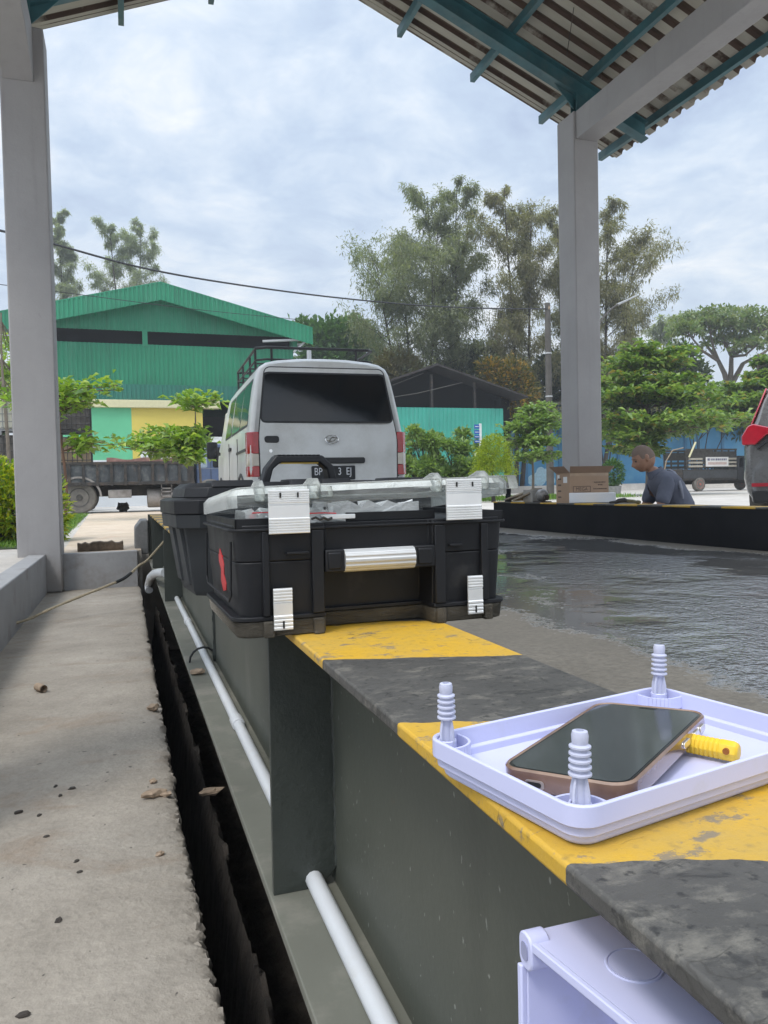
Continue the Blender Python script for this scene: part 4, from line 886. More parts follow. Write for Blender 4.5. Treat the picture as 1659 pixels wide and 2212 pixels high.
# hand tool, grinder-like metal ball, planks, black post
p=at(1347,1086,X=4.17)
t=thing('hand_tool','dark oily hand tool with splayed handles lying just right of the white foam','hand tool',(4.16,p.y,KT))
mb=MB(); mb.tube([(-.05,.05,.012),(-.02,.03,.03),(.02,.0,.035),(.05,-.02,.022)],[.012,.02,.022,.012],8); mb.build('tool_head','rustdark',t,smooth=True)
mb=MB(); mb.tube([(.03,0,.03),(.07,-.06,.025),(.06,-.13,.018)],[.016,.014,.012],8); mb.tube([(.06,-.13,.018),(.06,-.16,.018)],[.018,.014],8); mb.build('tool_handle',plain('khaki_grip',(.12,.11,.06),.7),t,smooth=True)
mb=MB(); mb.tube([(-.03,.04,.02),(-.05,.12,.015)],[.014,.01],8); mb.build('tool_handle','rustdark',t,smooth=True)
p=at(1171,1072,X=4.2)
t=thing('pump_motor','small dented round grey metal motor sitting on the far girder left of the box','motor',(4.2,p.y,KT))
mb=MB(); mb.ball((0,0,.075),.07,9,(1,1,1)); 
for i,v in enumerate(mb.v): mb.v[i]=Vector((v.x*random.uniform(.93,1.06),v.y*random.uniform(.93,1.06),v.z))
mb.build('casing',plain('dented_grey_metal',(.25,.24,.23),.4,metal=.5,var=.4,scale=20),t,smooth=True)
mb=MB(); mb.lathe([(.03,0),(.03,.03),(.02,.035),(.02,.07)],10,(.0,-.10,.05),'y'); mb.build('shaft','rustdark',t,smooth=True)
mb=MB(); mb.box(-.06,.06,-.09,.09,0,.012); mb.build('foot_plate','rustdark',t)
p=at(1098,1082,X=4.2); o=MB(); o.tube([(0,0,0),(0,0,.02),(0,0,.22)],[.045,.032,.032],10); o=o.build('black_post','black_steel',bevel=.004); o.location=(4.2,p.y,KT); tag(o,'short black post standing near the far end of the far girder','post')
for (xa_,ya_,xb_,yb_,w,lab) in ((1098,1081,1162,1058,.06,'long thin grey brown plank leaning up above the far girder'),(1122,1084,1158,1066,.11,'short pale plank end under the long plank on the far girder')):
    A=at(xa_,ya_,X=4.18)+Vector((0,0,.0)); B=at(xb_,yb_,X=4.26); A.z=max(A.z,KT+.012)
    dv=(B-A).normalized(); sd=dv.cross(Vector((0,0,1))).normalized()*w; upv=sd.cross(dv).normalized()*.018
    o=MB().add([A-sd,A+sd,B+sd,B-sd,A-sd+upv,A+sd+upv,B+sd+upv,B-sd+upv],[(0,1,2,3),(4,5,6,7),(0,1,5,4),(1,2,6,5),(2,3,7,6),(3,0,4,7)]).build('wood_plank','wood'); tag(o,lab,'plank')
p=at(1152,1064,X=4.24); o=MB().box(-.07,.07,-.10,.10,0,.135); o=o.build('tool_carton','card',bevel=.004); o.location=(4.24,p.y,KT+.001); tag(o,'small grey carton under the planks on the far girder','carton'); o.data.materials[0]=plain('grey_carton',(.34,.32,.29),.8)
# ================================================================== MAN SITTING BEHIND THE FAR GIRDER
hd=at(1392,1003,D=7.1)
fwd=Vector((-.93,.36,0)).normalized(); lf=Vector((-fwd.y,fwd.x,0))
base=Vector((hd.x,hd.y,G))-fwd*.14
t=thing('person','man in a dark blue grey short sleeved shirt sitting bent over behind the far girder','person',base,math.atan2(fwd.y,fwd.x))
def skin(edges,rad,root):
    names=list(rad); me=bpy.data.meshes.new('sk'); me.from_pydata([rad[n][0] for n in names],[(names.index(a),names.index(b)) for a,b in edges],[]); me.update()
    o=bpy.data.objects.new('sk',me); C.objects.link(o); m=o.modifiers.new('s','SKIN'); m.use_smooth_shade=True
    for i,n in enumerate(names):
        r=rad[n][1]; r=r if hasattr(r,'__len__') else (r,r); me.skin_vertices[0].data[i].radius=r; me.skin_vertices[0].data[i].use_root=(n==root)
    sd=o.modifiers.new('sub','SUBSURF'); sd.levels=2; sd.render_levels=2
    bpy.context.view_layer.update(); ev=o.evaluated_get(bpy.context.evaluated_depsgraph_get()); out=bpy.data.meshes.new_from_object(ev); bpy.data.objects.remove(o); return out
t.scale=(1.06,1.06,1.04)
hz=.695; hf=.14
def body_rad(grow=0):
    r={'pelvis':((-.20,0,.115),(.13,.115)),'belly':((-.17,0,.24),(.14,.115)),'chest':((-.10,0,.39),(.12,.085)),'uchest':((-.02,0,.48),(.085,.06)),'neck':((.045,0,.555),.058),'skull':((.085,0,.61),.055)}
    for s,n in ((1,'l'),(-1,'r')):
        r['sh'+n]=((-.015,s*.160,.470),.046); r['el'+n]=((.075,s*.22,.225),.045); r['wr'+n]=((.26,s*.13,.125),.029); r['pa'+n]=((.33,s*.105,.115),(.036,.02))
        r['hip'+n]=((-.16,s*.09,.105),.088); r['kn'+n]=((.16,s*.32,.14),.062); r['an'+n]=((.17,-s*.02+s*.02,.055) if 0 else (.14,s*.06*-1,.06),.04); r['to'+n]=((.20,-s*.17,.04),(.038,.026))
        for k,(dx,dy,dl) in enumerate(((.0,-.028,.055),(.006,-.010,.068),(.005,.009,.064),(-.003,.026,.05))):
            r['f%d%s'%(k,n)]=((.365+dx,s*.105+dy,.105),.0095); r['g%d%s'%(k,n)]=((.365+dx+dl*.6,s*.10+dy,.095),.0085); r['h%d%s'%(k,n)]=((.365+dx+dl*.8,s*.10+dy,.072),.0075)
        r['t1'+n]=((.335,s*.105-s*.04,.105),.0105); r['t2'+n]=((.365,s*.105-s*.055,.095),.009)
    return r
R_=body_rad(); ed=[('pelvis','belly'),('belly','chest'),('chest','uchest'),('uchest','neck'),('neck','skull')]
for n in 'lr':
    ed+=[('uchest','sh'+n),('sh'+n,'el'+n),('el'+n,'wr'+n),('wr'+n,'pa'+n),('pelvis','hip'+n),('hip'+n,'kn'+n),('kn'+n,'an'+n),('an'+n,'to'+n),('pa'+n,'t1'+n),('t1'+n,'t2'+n)]
    for k in range(4): ed+=[('pa'+n,'f%d%s'%(k,n)),('f%d%s'%(k,n),'g%d%s'%(k,n)),('g%d%s'%(k,n),'h%d%s'%(k,n))]
bodyme=skin(ed,R_,'pelvis')
# head: sculpted ellipsoid looking down, chin forward
bm=bmesh.new(); bmesh.ops.create_uvsphere(bm,u_segments=48,v_segments=32,radius=1)
for v in bm.verts:
    x,y,z=v.co
    sx=.098 if x<0 else .094; v.co=Vector((x*sx,y*.078*(1-.16*max(0,-z))*(1-.10*max(0,x)),z*.118))
    if z<-.1: v.co.x+= .016*min(1,(-z-.1)*1.6)*(1 if x>-.3 else .2)      # jaw forward
    if x>.2 and -.62<z<.05: v.co.x+=.010*(1-abs(y))*(1-abs(z+.3)/.4 if abs(z+.3)<.4 else 0)
    X,Y,Z=v.co
    # nose, brow, sockets, mouth
    nose=math.exp(-(Y/.013)**2)*math.exp(-((Z+.022)/.024)**2)*(1 if X>0 else 0); v.co.x+=.024*nose
    brow=math.exp(-((Z-.022)/.010)**2)*math.exp(-((abs(Y)-.028)/.025)**2)*(1 if X>0 else 0); v.co.x+=.006*brow
    eye=math.exp(-((Z-.003)/.012)**2)*math.exp(-((abs(Y)-.032)/.014)**2)*(1 if X>0 else 0); v.co.x-=.008*eye
    lip=math.exp(-((Z+.062)/.007)**2)*math.exp(-(Y/.022)**2)*(1 if X>0 else 0)+math.exp(-((Z+.074)/.007)**2)*math.exp(-(Y/.020)**2)*(1 if X>0 else 0); v.co.x+=.008*lip
    ch=math.exp(-((Z+.10)/.014)**2)*math.exp(-(Y/.026)**2)*(1 if X>0 else 0); v.co.x+=.010*ch
hmx=Matrix.Translation((hf,0,hz))@Matrix.Rotation(math.radians(24),4,'Y')
for s in (1,-1):   # ears
    r=bmesh.ops.create_uvsphere(bm,u_segments=16,v_segments=10,radius=1)
    for v in r['verts']: v.co=Vector((v.co.x*.017-.008-.004*v.co.z,s*.079+v.co.y*.009+s*.006*max(0,-v.co.x),v.co.z*.031-.006))
bm.transform(hmx); hm=bpy.data.meshes.new('hd'); bm.to_mesh(hm); bm.free()
bm=bmesh.new(); bm.from_mesh(bodyme); bm.from_mesh(hm); me=bpy.data.meshes.new('body'); bm.to_mesh(me); bm.free()
o=bpy.data.objects.new('body',me); C.objects.link(o); m=o.modifiers.new('r','REMESH'); m.mode='VOXEL'; m.voxel_size=.0048; m.use_smooth_shade=True
bpy.context.view_layer.update(); me2=bpy.data.meshes.new_from_object(o.evaluated_get(bpy.context.evaluated_depsgraph_get())); o.data=me2; o.modifiers.clear(); me2.name='body'
me2.materials.clear(); me2.materials.append(M['skin']); o.parent=t
sm=o.modifiers.new('smooth','SMOOTH'); sm.iterations=2; sm.factor=.5
for p_ in me2.polygons: p_.use_smooth=True
# stubbly hair cap, eyes, brows
mb=MB(); rings=[]
for j in range(0,11):
    th=PI*(.5)*j/10*1.12; ring_=[]
    for k in range(36):
        a=2*PI*k/36; z=math.cos(th); rr_=math.sin(th); x=rr_*math.cos(a); y=rr_*math.sin(a)
        lim=.42 if x>.35 else (-.35 if x<-.1 else .0)
        z2=max(z,lim*1.0); 
        sc=math.sqrt(max(1e-6,1-z2*z2))/max(1e-6,math.hypot(x,y)) if z2>z else 1
        x*=sc;y*=sc
        ring_.append(hmx@Vector((x*(.0995 if x<0 else .0955),y*.0795,z2*.1195)))
    rings.append(ring_)
MB().loft(rings,cap=False).build('hair','stubble',t,smooth=True)
for s in (1,-1):
    MB().ball(hmx@Vector((.079,s*.031,.002)),.0095,8).build('eye',plain('eye_dark',(.05,.04,.035),.3),t,smooth=True)
    MB().tube([hmx@Vector((.091,s*.014,.024)),hmx@Vector((.091,s*.030,.029)),hmx@Vector((.080,s*.048,.022))],[.002,.003,.002],6).build('eyebrow','stubble',t,smooth=True)
# shirt with short sleeves, collar
sr={k:R_[k] for k in ('pelvis','belly','chest','uchest')}
sr={'pelvis':((-.205,0,.12),(.145,.128)),'belly':((-.18,0,.25),(.158,.13)),'chest':((-.088,0,.40),(.182,.142)),'uchest':((-.012,0,.50),(.160,.122)),'nk':((.030,0,.548),.088)}
se=[('pelvis','belly'),('belly','chest'),('chest','uchest'),('uchest','nk')]
for s,n in ((1,'l'),(-1,'r')):
    sr['sh'+n]=((-.012,s*.170,.475),.078); sr['ms'+n]=((.030,s*.197,.36),.066); sr['sl'+n]=((.060,s*.213,.275),.066)
    se+=[('uchest','sh'+n),('sh'+n,'ms'+n),('ms'+n,'sl'+n)]
sm_=skin(se,sr,'pelvis'); sm_.name='shirt'; sm_.materials.clear(); sm_.materials.append(M['shirt'])
o=bpy.data.objects.new('shirt',sm_); C.objects.link(o); o.parent=t
tx=bpy.data.textures.new('folds','CLOUDS'); tx.noise_scale=.09
dm=o.modifiers.new('folds','DISPLACE'); dm.texture=tx; dm.strength=.022; dm.mid_level=.5; dm.texture_coords='LOCAL'
# collar and paler shoulder yoke
mb=MB(); rings=[]
for (f_,z_,r_) in ((.012,.525,.083),(.050,.585,.071),(.052,.590,.066),(.03,.54,.062)):
    rings.append([(f_+.30*(0)+r_*math.cos(2*PI*k/24)*.95,r_*math.sin(2*PI*k/24)*.95,z_-.028*math.cos(2*PI*k/24)) for k in range(24)])
MB().loft(rings,cap=False).build('collar','shirt',t,smooth=True)
mb=MB()
for s in (1,-1):
    mb.tube([(-.065,s*.05,.583),(-.085,s*.11,.555),(-.100,s*.165,.50),(-.115,s*.20,.42),(-.135,s*.18,.33)],[.012,.017,.018,.014,.008],7)
mb.build('shoulder_stripe','shirtlight',t,smooth=True)
tr_={'pelvis':((-.20,0,.115),(.15,.125))}
te=[]
for s,n in ((1,'l'),(-1,'r')):
    tr_['hip'+n]=((-.15,s*.095,.115),.104); tr_['kn'+n]=((.16,s*.32,.145),.078); tr_['an'+n]=((.15,-s*.03,.07),.056); te+=[('pelvis','hip'+n),('hip'+n,'kn'+n),('kn'+n,'an'+n)]
tm=skin(te,tr_,'pelvis'); tm.name='trousers'; tm.materials.clear(); tm.materials.append(M['trousers']); o=bpy.data.objects.new('trousers',tm); C.objects.link(o); o.parent=t
# ================================================================== WHITE MINIVAN (local: x right, y forward, z up, origin under rear bumper centre)
VX,VY=2.15,8.22
t=thing('minivan','dusty white minivan seen from behind with roof rack parked past the weighbridge','van',(VX,VY,G),math.radians(-1.6)); t.scale=(1.045,1.02,1.04)
prof=[(.70,.30),(.80,.33),(.845,.45),(.855,.70),(.85,.95),(.832,1.08),(.795,1.35),(.752,1.60),(.725,1.72),(.690,1.79),(.62,1.835),(.50,1.862),(.25,1.885),(0,1.89)]
def vring(y,sx=1,dz=0,zmax=None,lean=0,inset=0):
    L=[]
    pr=prof+[(-x,z) for x,z in prof[-2::-1]]
    for x,z in pr:
        zz=z-(dz if z>1.5 else dz*max(0,(z-.9)/.6)); 
        if zmax is not None and zz>zmax: zz=zmax-(.04*abs(x))
        L.append((x*sx,y+lean*max(0,zz-.98)+(0 if z>.5 else .02),zz))
    return L
MB().loft([vring(.0,.945,.035,lean=.20),vring(.018,.975,.015,lean=.20),vring(.06,.993,.004,lean=.17),vring(.13,1,0,lean=.12),vring(.6),vring(2.4),vring(3.1,1,.01),vring(3.45,.99,.0,1.62),vring(3.78,.985,.0,1.12),vring(4.0,.96,0,.98),vring(4.08,.90,0,.80)]).build('body','vanpaint',t,smooth=True)
ry=lambda z,o=0: .20*max(0,z-.98)-o
def rearpoly(name,pts,mat,o0,o1,parent=t,bevel=.004):
    a=[(x,ry(z,o1),z) for x,z in pts]; b=[(x,ry(z,o0),z) for x,z in pts]
    return MB().loft([a,b]).build(name,mat,parent,bevel=bevel)
def rpoly(c,r,n=5):
    out=[]
    m=len(c)
    for i in range(m):
        p=Vector(c[i]);a=(Vector(c[i-1])-p);b=(Vector(c[(i+1)%m])-p); ra=min(r,a.length*.45,b.length*.45); a.normalize();b.normalize()
        s=p+a*ra;e=p+b*ra
        for k in range(n+1):
            u=k/n; q=(1-u)**2*s+2*u*(1-u)*p+u*u*e; out.append((q.x,q.y))
    return out
gp=rpoly([(-.735,.52),(.735,.52),(.745,1.04),(.645,1.78),(-.645,1.78),(-.745,1.04)],.07); gq=[]
for i in range(len(gp)):
    (xa_,za),(xb_,zb)=gp[i],gp[(i+1)%len(gp)]
    for k in range(8): gq.append((xa_+(xb_-xa_)*k/8,za+(zb-za)*k/8))
MB().tube([(x,ry(z,.006),z) for x,z in gq+gq[:1]],.0065,6).build('tailgate_seam','trim',t,smooth=True)
tg=rearpoly('tailgate',rpoly([(-.735,.52),(.735,.52),(.745,1.04),(.645,1.78),(-.645,1.78),(-.745,1.04)],.07),'vanpaint',-.02,.010,bevel=.006)
rearpoly('rear_window',rpoly([(-.708,1.199),(.708,1.199),(.645,1.695),(.60,1.712),(-.60,1.712),(-.645,1.695)],.06),'glass',0.0,.0125,tg,bevel=.002)
rearpoly('window_seal',rpoly([(-.722,1.182),(.722,1.182),(.658,1.715),(.61,1.728),(-.61,1.728),(-.658,1.715)],.07),'trim',0.0,.0112,tg,bevel=0)
for s in (-1,1):
    for z0,z1,mt in ((.625,.735,'redlens'),(.737,.862,'clearlens'),(.864,1.087,'redlens')):
        mb=MB(); a=.755;b=.858
        ring_=lambda z:[(s*a*.985,-.006,z),(s*(a+.055),-.002,z),(s*b,.055,z),(s*(b+.006),.15,z),(s*(b-.06),.15,z),(s*a*.985,.05,z)]
        mb.loft([ring_(z0),ring_(z1)]).build('tail_light',mt,t,bevel=.006)
    MB().box(s*.74-.02,s*.74+.02,.0,.1,.607,.617).build('light_seam','trim',t)
MB().prism(rr(-.685,-.535,.975,1.045,.028,4),'y',-.016,.01).build('door_handle','trim',tg,bevel=.004)
mb=MB(); mb.lathe([(.018,-.016),(.018,.0)],14,(-.625,0,.889),'y'); mb.build('lock','chrome',tg)
mb=MB(); mb.prism(rr(-.30,.375,.752,.815,.02,4),'y',-.034,.0); mb.build('garnish','trim',tg,bevel=.008)
# badge: oval ring with a slanted letter form
mb=MB(); mb.tube([(.02+.070*math.cos(2*PI*k/32),-.017,1.005+.043*math.sin(2*PI*k/32)) for k in range(33)],.0075,8)
for (xa_,za,xb_,zb) in ((-.035,.812,.000,.858),(.000,.858,.060,.858),(.060,.858,.020,.820),(.020,.820,-.035,.812),(-.055,.822,.0,.818)): mb.tube([(xa_+.018,-.017,za+.169),(xb_+.018,-.017,zb+.169)],.0065,6)
mb.build('badge','chrome',tg,smooth=True)
MB().prism(rr(-.205,.265,.58,.728,.012,3),'y',-.022,-.012).build('number_plate',plain('plate_black',(.015,.016,.018),.5),tg,bevel=.002)
mk=lambda x,z:Matrix.Translation((x,-.0235,z))@Matrix.Rotation(PI/2,4,'X')@Matrix.Diagonal((.8,1.05,1,1))
for tx_,x in (('BP',-.135),('1',-.035),('3',.095),('EJ',.195)): text_mesh('plate_text',tx_,.105,'signwhite',tg,mk(x,.665))
MB().box(-.78,.78,-.05,.10,.24,.505).build('rear_bumper','vanpaint',t,bevel=.03)
# left and right sides: glass, groove, door lines
def sidex(z,off=.004):
    for (x0,z0),(x1,z1) in zip(prof,prof[1:]):
        if z0<=z<=z1 and z1>z0: return x0+(x1-x0)*(z-z0)/(z1-z0)+off
    return .7
for s in (-1,1):
    for y0,y1,y0t,y1t,mt in ((.30,1.02,.36,1.02,'glasslight'),(1.06,1.95,1.06,1.95,'glasslight'),(2.05,2.75,2.05,2.62,'glasslight')):
        P4=[(y0,1.19),(y1,1.19),(y1t,1.66),(y0t,1.66)]; P4=rpoly(P4,.04,3)
        a=[(s*sidex(z,.004),y,z) for y,z in P4]; b=[(s*sidex(z,-.02),y,z) for y,z in P4]
        MB().loft([a,b]).build('side_window',mt,t)
        P5=rpoly([(y0-.03,1.165),(y1+.03,1.165),(y1t+.03,1.685),(y0t-.03,1.685)],.05,3)
        MB().loft([[(s*sidex(z,.0025),y,z) for y,z in P5],[(s*sidex(z,-.02),y,z) for y,z in P5]]).build('window_frame','trim',t)
    MB().box(s*.851-.006,s*.851+.006,.22,1.15,.90,.93).build('slide_rail','trim',t)
    MB().box(s*.853-.004,s*.853+.004,1.98,1.995,.42,1.08).build('door_gap','trim',t); MB().box(s*.853-.004,s*.853+.004,1.02,1.03,.42,1.08).build('door_gap','trim',t)
    MB().box(s*.858-.012,s*.858+.012,1.75,1.93,.98,1.02).build('side_handle','trim',t,bevel=.004)
    MB().box(s*.66-.013,s*.66+.013,.35,2.9,1.80,1.825).build('drip_rail','trim',t)
    mb=MB(); mb.loft([[(s*.87,3.02,.98),(s*.90,3.0,.98),(s*.90,3.0,1.02),(s*.87,3.02,1.02)],[(s*.93,2.95,1.0),(s*.95,2.94,1.0),(s*.95,2.94,1.05),(s*.93,2.95,1.05)]]); mr=mb.build('mirror_arm','trim',t)
    mb=MB(); mb.loft([[(s*x,2.96,z) for x,z in rr(.91,1.06,.93,1.17,.03,3)],[(s*x,3.05,z) for x,z in rr(.925,1.045,.95,1.15,.03,3)]]); mb.build('mirror','trim',t,bevel=.01)
    MB().prism([(s*x if s>0 else -x,z) for x,z in rr(.922,1.048,.945,1.155,.02,3)],'y',2.953,2.958).build('mirror_glass','glass',t)
    for yw in (.72,3.2):
        w=MB().lathe([(.10,-.08),(.28,-.085),(.295,-.06),(.295,.06),(.28,.085),(.10,.08)],28,(s*.745,yw,.296),'x').build('wheel','tyre',t,smooth=True)
        MB().lathe([(.02,-.09),(.17,-.088),(.18,-.07),(.18,.07),(.17,.088),(.02,.09)],20,(s*.745,yw,.296),'x').build('rim','rim',w)
        mb=MB(); ar=[(yw+.37*math.cos(a),.31+.37*math.sin(a)) for a in [PI*k/14 for k in range(15)]]; ai=[(yw+.33*math.cos(a),.31+.33*math.sin(a)) for a in [PI*k/14 for k in range(14,-1,-1)]]
        mb.prism(ar+ai,'x',s*.845,s*.862); mb.build('wheel_arch','trim',t)
    MB().box(s*.55-.12,s*.55+.12,4.05,4.09,.62,.78).build('headlight','clearlens',t,bevel=.02)
MB().loft([[(-.66,3.14,1.58),(.66,3.14,1.58),(.76,3.80,1.135),(-.76,3.80,1.135)],[(-.66,3.17,1.61),(.66,3.17,1.61),(.76,3.83,1.16),(-.76,3.83,1.16)]]).build('windscreen','glass',t)
# roof rack
mb=MB(); z1,z0=2.06,1.93
lp=[(-.60,.62,z1),(-.56,.58,z1),(.60,.58,z1),(.66,.64,z1),(.66,2.5,z1),(-.66,2.5,z1),(-.66,.66,z1),(-.60,.62,z1)]
mb.tube(lp,.016,8); mb.tube([(x,y,z0-.0) for x,y,z in lp],.012,8)
for x,y in ((-.50,.58),(-.0,2.5),(.46,.58),(.66,1.2),(.66,1.9),(-.66,1.2),(-.66,1.9),(-.66,.72),(-.66,2.45),(.66,2.45)): mb.tube([(x,y,1.83),(x,y,z1)],.014,7)
for y in (.9,1.3,1.7,2.1): mb.tube([(-.66,y,z0),(.66,y,z0)],.010,6)
mb.build('roof_rack','trim',t,smooth=True)
MB().tube([(-.08,.58,1.86),(-.08,.58,2.04)],.026,8).build('rack_post','white',t,smooth=True)
# ================================================================== FLATBED TRUCK
YT=21.5
def tx_(px,py=1050): return at(px,py,Y=YT).x
def tz_(px,py): return at(px,py,Y=YT).z
xl,xr=tx_(20),tx_(418,1000); ox=xl
t=thing('flatbed_truck','old grey flatbed truck with weathered drop sides parked across the yard','truck',(xl,YT,G))
zb0=tz_(300,1060);zb1=tz_(300,1003)
zb0,zb1=tz_(300,1040),tz_(300,998)
bed=MB(); bed.box(xl,xr,YT,YT+.06,zb0,zb1); bed=bed.build('side_board','bed',t,world=True)
MB().box(xl,xr,YT+1.9,YT+1.96,zb0,zb1).build('side_board','bed',t,world=True)
MB().box(xl,xl+.06,YT+.06,YT+1.9,zb0,zb1).build('tail_board','bed',t,world=True)
MB().box(xl,xr+.02,YT-.04,YT+2.0,zb0-.09,zb0-.001).build('bed_floor','rustdark',t,world=True,bevel=.01)
n=13
for k in range(n+1):
    x=xl+(xr-xl-.07)*k/n; MB().box(x,x+.07,YT-.045,YT-.001,zb0-.10,zb1-.005).build('board_post','rustdark',t,world=True)
MB().box(xl,xr,YT-.035,YT-.001,zb1-.06,zb1+.012).build('top_rail','rustdark',t,world=True)
xb=tx_(403,960)
MB().box(xb,xb+.10,YT-.02,YT+1.96,zb0,tz_(408,948)).build('headboard','rustdark',t,world=True)
mb=MB()
for yy in (YT+.45,YT+1.3): mb.box(xl+.3,tx_(500),yy,yy+.12,zb0-.38,zb0-.091)
mb.build('chassis','rustdark',t,world=True)
def wheel(par,x,y,z,r,w,rimmat='rim',world=True,name='wheel',dish=.0):
    o=MB().lathe([(r*.55,-w/2),(r*.9,-w/2),(r*.985,-w*.36),(r,-w*.2),(r,w*.2),(r*.985,w*.36),(r*.9,w/2),(r*.55,w/2)],32,(x,y,z),'y').build(name,'tyre',par,smooth=True,world=world)
    MB().lathe([(r*.03,-w*.56),(r*.17,-w*.58),(r*.2,-w*.42),(r*.44,-w*.38),(r*.52,-w*.50),(r*.585,-w*.53),(r*.585,w*.45),(r*.03,w*.4)],24,(x,y,z),'y').build('rim',rimmat,o,smooth=True,world=world)
    return o
wx=tx_(171,1072); wr=.43
for yy in (YT+.15,YT+.45,YT+1.55,YT+1.85): wheel(t,wx,yy,G+wr,wr,.24)
for yy in (YT+.2,YT+1.75): wheel(t,tx_(455),yy,G+wr,wr,.24)
ar=[(wx+.56*math.cos(a),G+.44+.54*math.sin(a)) for a in [PI*k/14*.92 for k in range(15)]]; ai=[(wx+.51*math.cos(a),G+.44+.49*math.sin(a)) for a in [PI*k/14*.92 for k in range(14,-1,-1)]]
MB().prism(ar+ai,'y',YT-.02,YT+.55).build('mudguard','beige_metal',t,world=True)
z1=tz_(240,1058); z0=tz_(240,1076)
MB().box(tx_(233),tx_(284),YT+.02,YT+.55,z0,z1).build('tool_box','beige_metal',t,world=True,bevel=.02)
mb=MB(); mb.lathe([(.05,0),(.24,.01),(.26,.04),(.26,.72),(.24,.75),(.05,.76)],20,(tx_(318,1073),YT+.35,tz_(330,1078)+.03),'x'); mb.build('fuel_tank','beige_metal',t,smooth=True,world=True)
mb=MB(); 
for z in (tz_(350,1055),tz_(350,1062),tz_(350,1072)): mb.box(tx_(348),tx_(372),YT+.05,YT+.12,z-.02,z+.02)
mb.box(tx_(348),tx_(350),YT+.05,YT+.12,z-.02,zb0-.09); mb.box(tx_(370),tx_(372),YT+.05,YT+.12,z-.02,zb0-.09); mb.build('step_ladder','beige_metal',t,world=True)
# cab
cx0=tx_(424,1000); cx1=cx0+1.65; cz0=G+.55; cz1=tz_(440,958)
mb=MB(); pf=[(cx0,cz0),(cx1,cz0),(cx1+.08,cz0+.55),(cx1+.02,cz0+.9),(cx1-.28,cz1-.03),(cx1-.40,cz1),(cx0+.06,cz1),(cx0,cz1-.06)]
mb.prism(pf,'y',YT+.12,YT+1.85); cab=mb.build('cab','cabblue',t,world=True,bevel=.05,seg=3)
zw0,zw1=tz_(440,1010),tz_(440,966); 
MB().prism(rpoly([(tx_(431),zw0),(tx_(450),zw0),(tx_(449),zw1),(tx_(434),zw1)],.06),'y',YT+.112,YT+.13).build('cab_window',plain('bright_cab_glass',(.25,.31,.38),.05,spec=.8),cab,world=True)
MB().prism(rpoly([(tx_(462),zw0),(cx1-.05,zw0),(cx1-.3,zw1),(tx_(462),zw1)],.06),'y',YT+.112,YT+.13).build('cab_window','glass',cab,world=True)
MB().box(tx_(457),tx_(458),YT+.110,YT+.13,cz0+.1,cz1-.08).build('door_gap','trim',cab,world=True)
for z in (tz_(440,1012),tz_(440,1044)): MB().box(cx0+.02,cx1-.05,YT+.108,YT+.13,z-.012,z+.012).build('side_trim',plain('pale_cab_line',(.16,.18,.23),.4),cab,world=True)
o=MB(); 
for k in range(9): o.tube([(0,.1*k*.5,.0),(.9,.1*k*.5+.02,.02+.02*math.sin(k)),(1.7,.1*k*.5,.0)],.05,6)
o=MB().loft([[(x,0,.0),(x,.5,.0),(x,.5,.06+.03*math.sin(9*x)),(x,0.,.08+.03*math.sin(7*x+1))] for x in [1.9*k/16 for k in range(17)]]).build('folded_tarpaulin',plain('dusty_pink_tarp',(.25,.14,.12),.85,var=.3)); o.location=(tx_(232),YT+.0,zb1+.016); tag(o,'folded dusty pink tarpaulin lying on the side of the grey truck','tarpaulin')
rock('tyre_chock','dark stone block lying under the middle of the grey truck','stone block',at(266,1100,Y=YT+1.0)*1.0,.17,'darkstone',(1.1,.8,.9))
bpy.data.objects['tyre_chock'].location.z=G+.13
# ================================================================== STACKED TANKS
def tote(loc,label,bodymat,cagemat,group,w=1.0):
    q=thing('ibc_tank',label,'tank',loc,0,group)
    MB().prism(rr(-.46*w,.46*w,-.40,.40,.10,4),'z',.19,1.10).build('tank','%s'%bodymat,q,bevel=.06,seg=3)
    mb=MB()
    for x in [-.48+.96*k/7 for k in range(8)]:
        for yy in (-.44,.44): mb.tube([(x,yy,.16),(x,yy,1.1)],.012,5)
    for yy in [-.44+.88*k/6 for k in range(7)]:
        for x in (-.48,.48): mb.tube([(x,yy,.16),(x,yy,1.1)],.012,5)
    for z in (.17,.40,.63,.86,1.1): mb.tube([(-.48,-.44,z),(.48,-.44,z),(.48,.44,z),(-.48,.44,z),(-.48,-.44,z)],.014,5)
    mb.build('cage',cagemat,q)
    mb=MB(); mb.box(-.5,.5,-.46,.46,.12,.155)
    for x in (-.5,-.06,.38): mb.box(x,x+.12,-.46,.46,0,.12)
    mb.build('pallet',cagemat,q); MB().lathe([(.08,0),(.08,.05),(.03,.06)],14,(0,0,1.09)).build('cap',cagemat,q); return q
YI=26.0
x=at(160,930,Y=YI).x
for lv,(m_,lab) in enumerate((('tote_dark','dirty dark caged tank, lowest of the stack behind the grey truck'),('tote_amber','amber stained caged tank in the middle of the dark stack behind the truck'),('tote_dark','dirty dark caged tank on top of the stack behind the grey truck'))):
    tote((x+.02,YI,G+.055+lv*1.12),lab,m_,'cagedark','caged tanks stacked behind the truck')
x=at(14,930,Y=YI).x
for lv,(m_,cg,lab) in enumerate((('tote_dark','cagedark','dark caged tank at the bottom of the far left stack'),('tote_dark','cagedark','dark caged tank under the white one at the far left'),('tote_white','cagegrey','clean white caged tank topping the stack at the far left'))):
    tote((x+.3,YI,G+.11+lv*1.12),lab,m_,cg,'caged tanks stacked behind the truck')
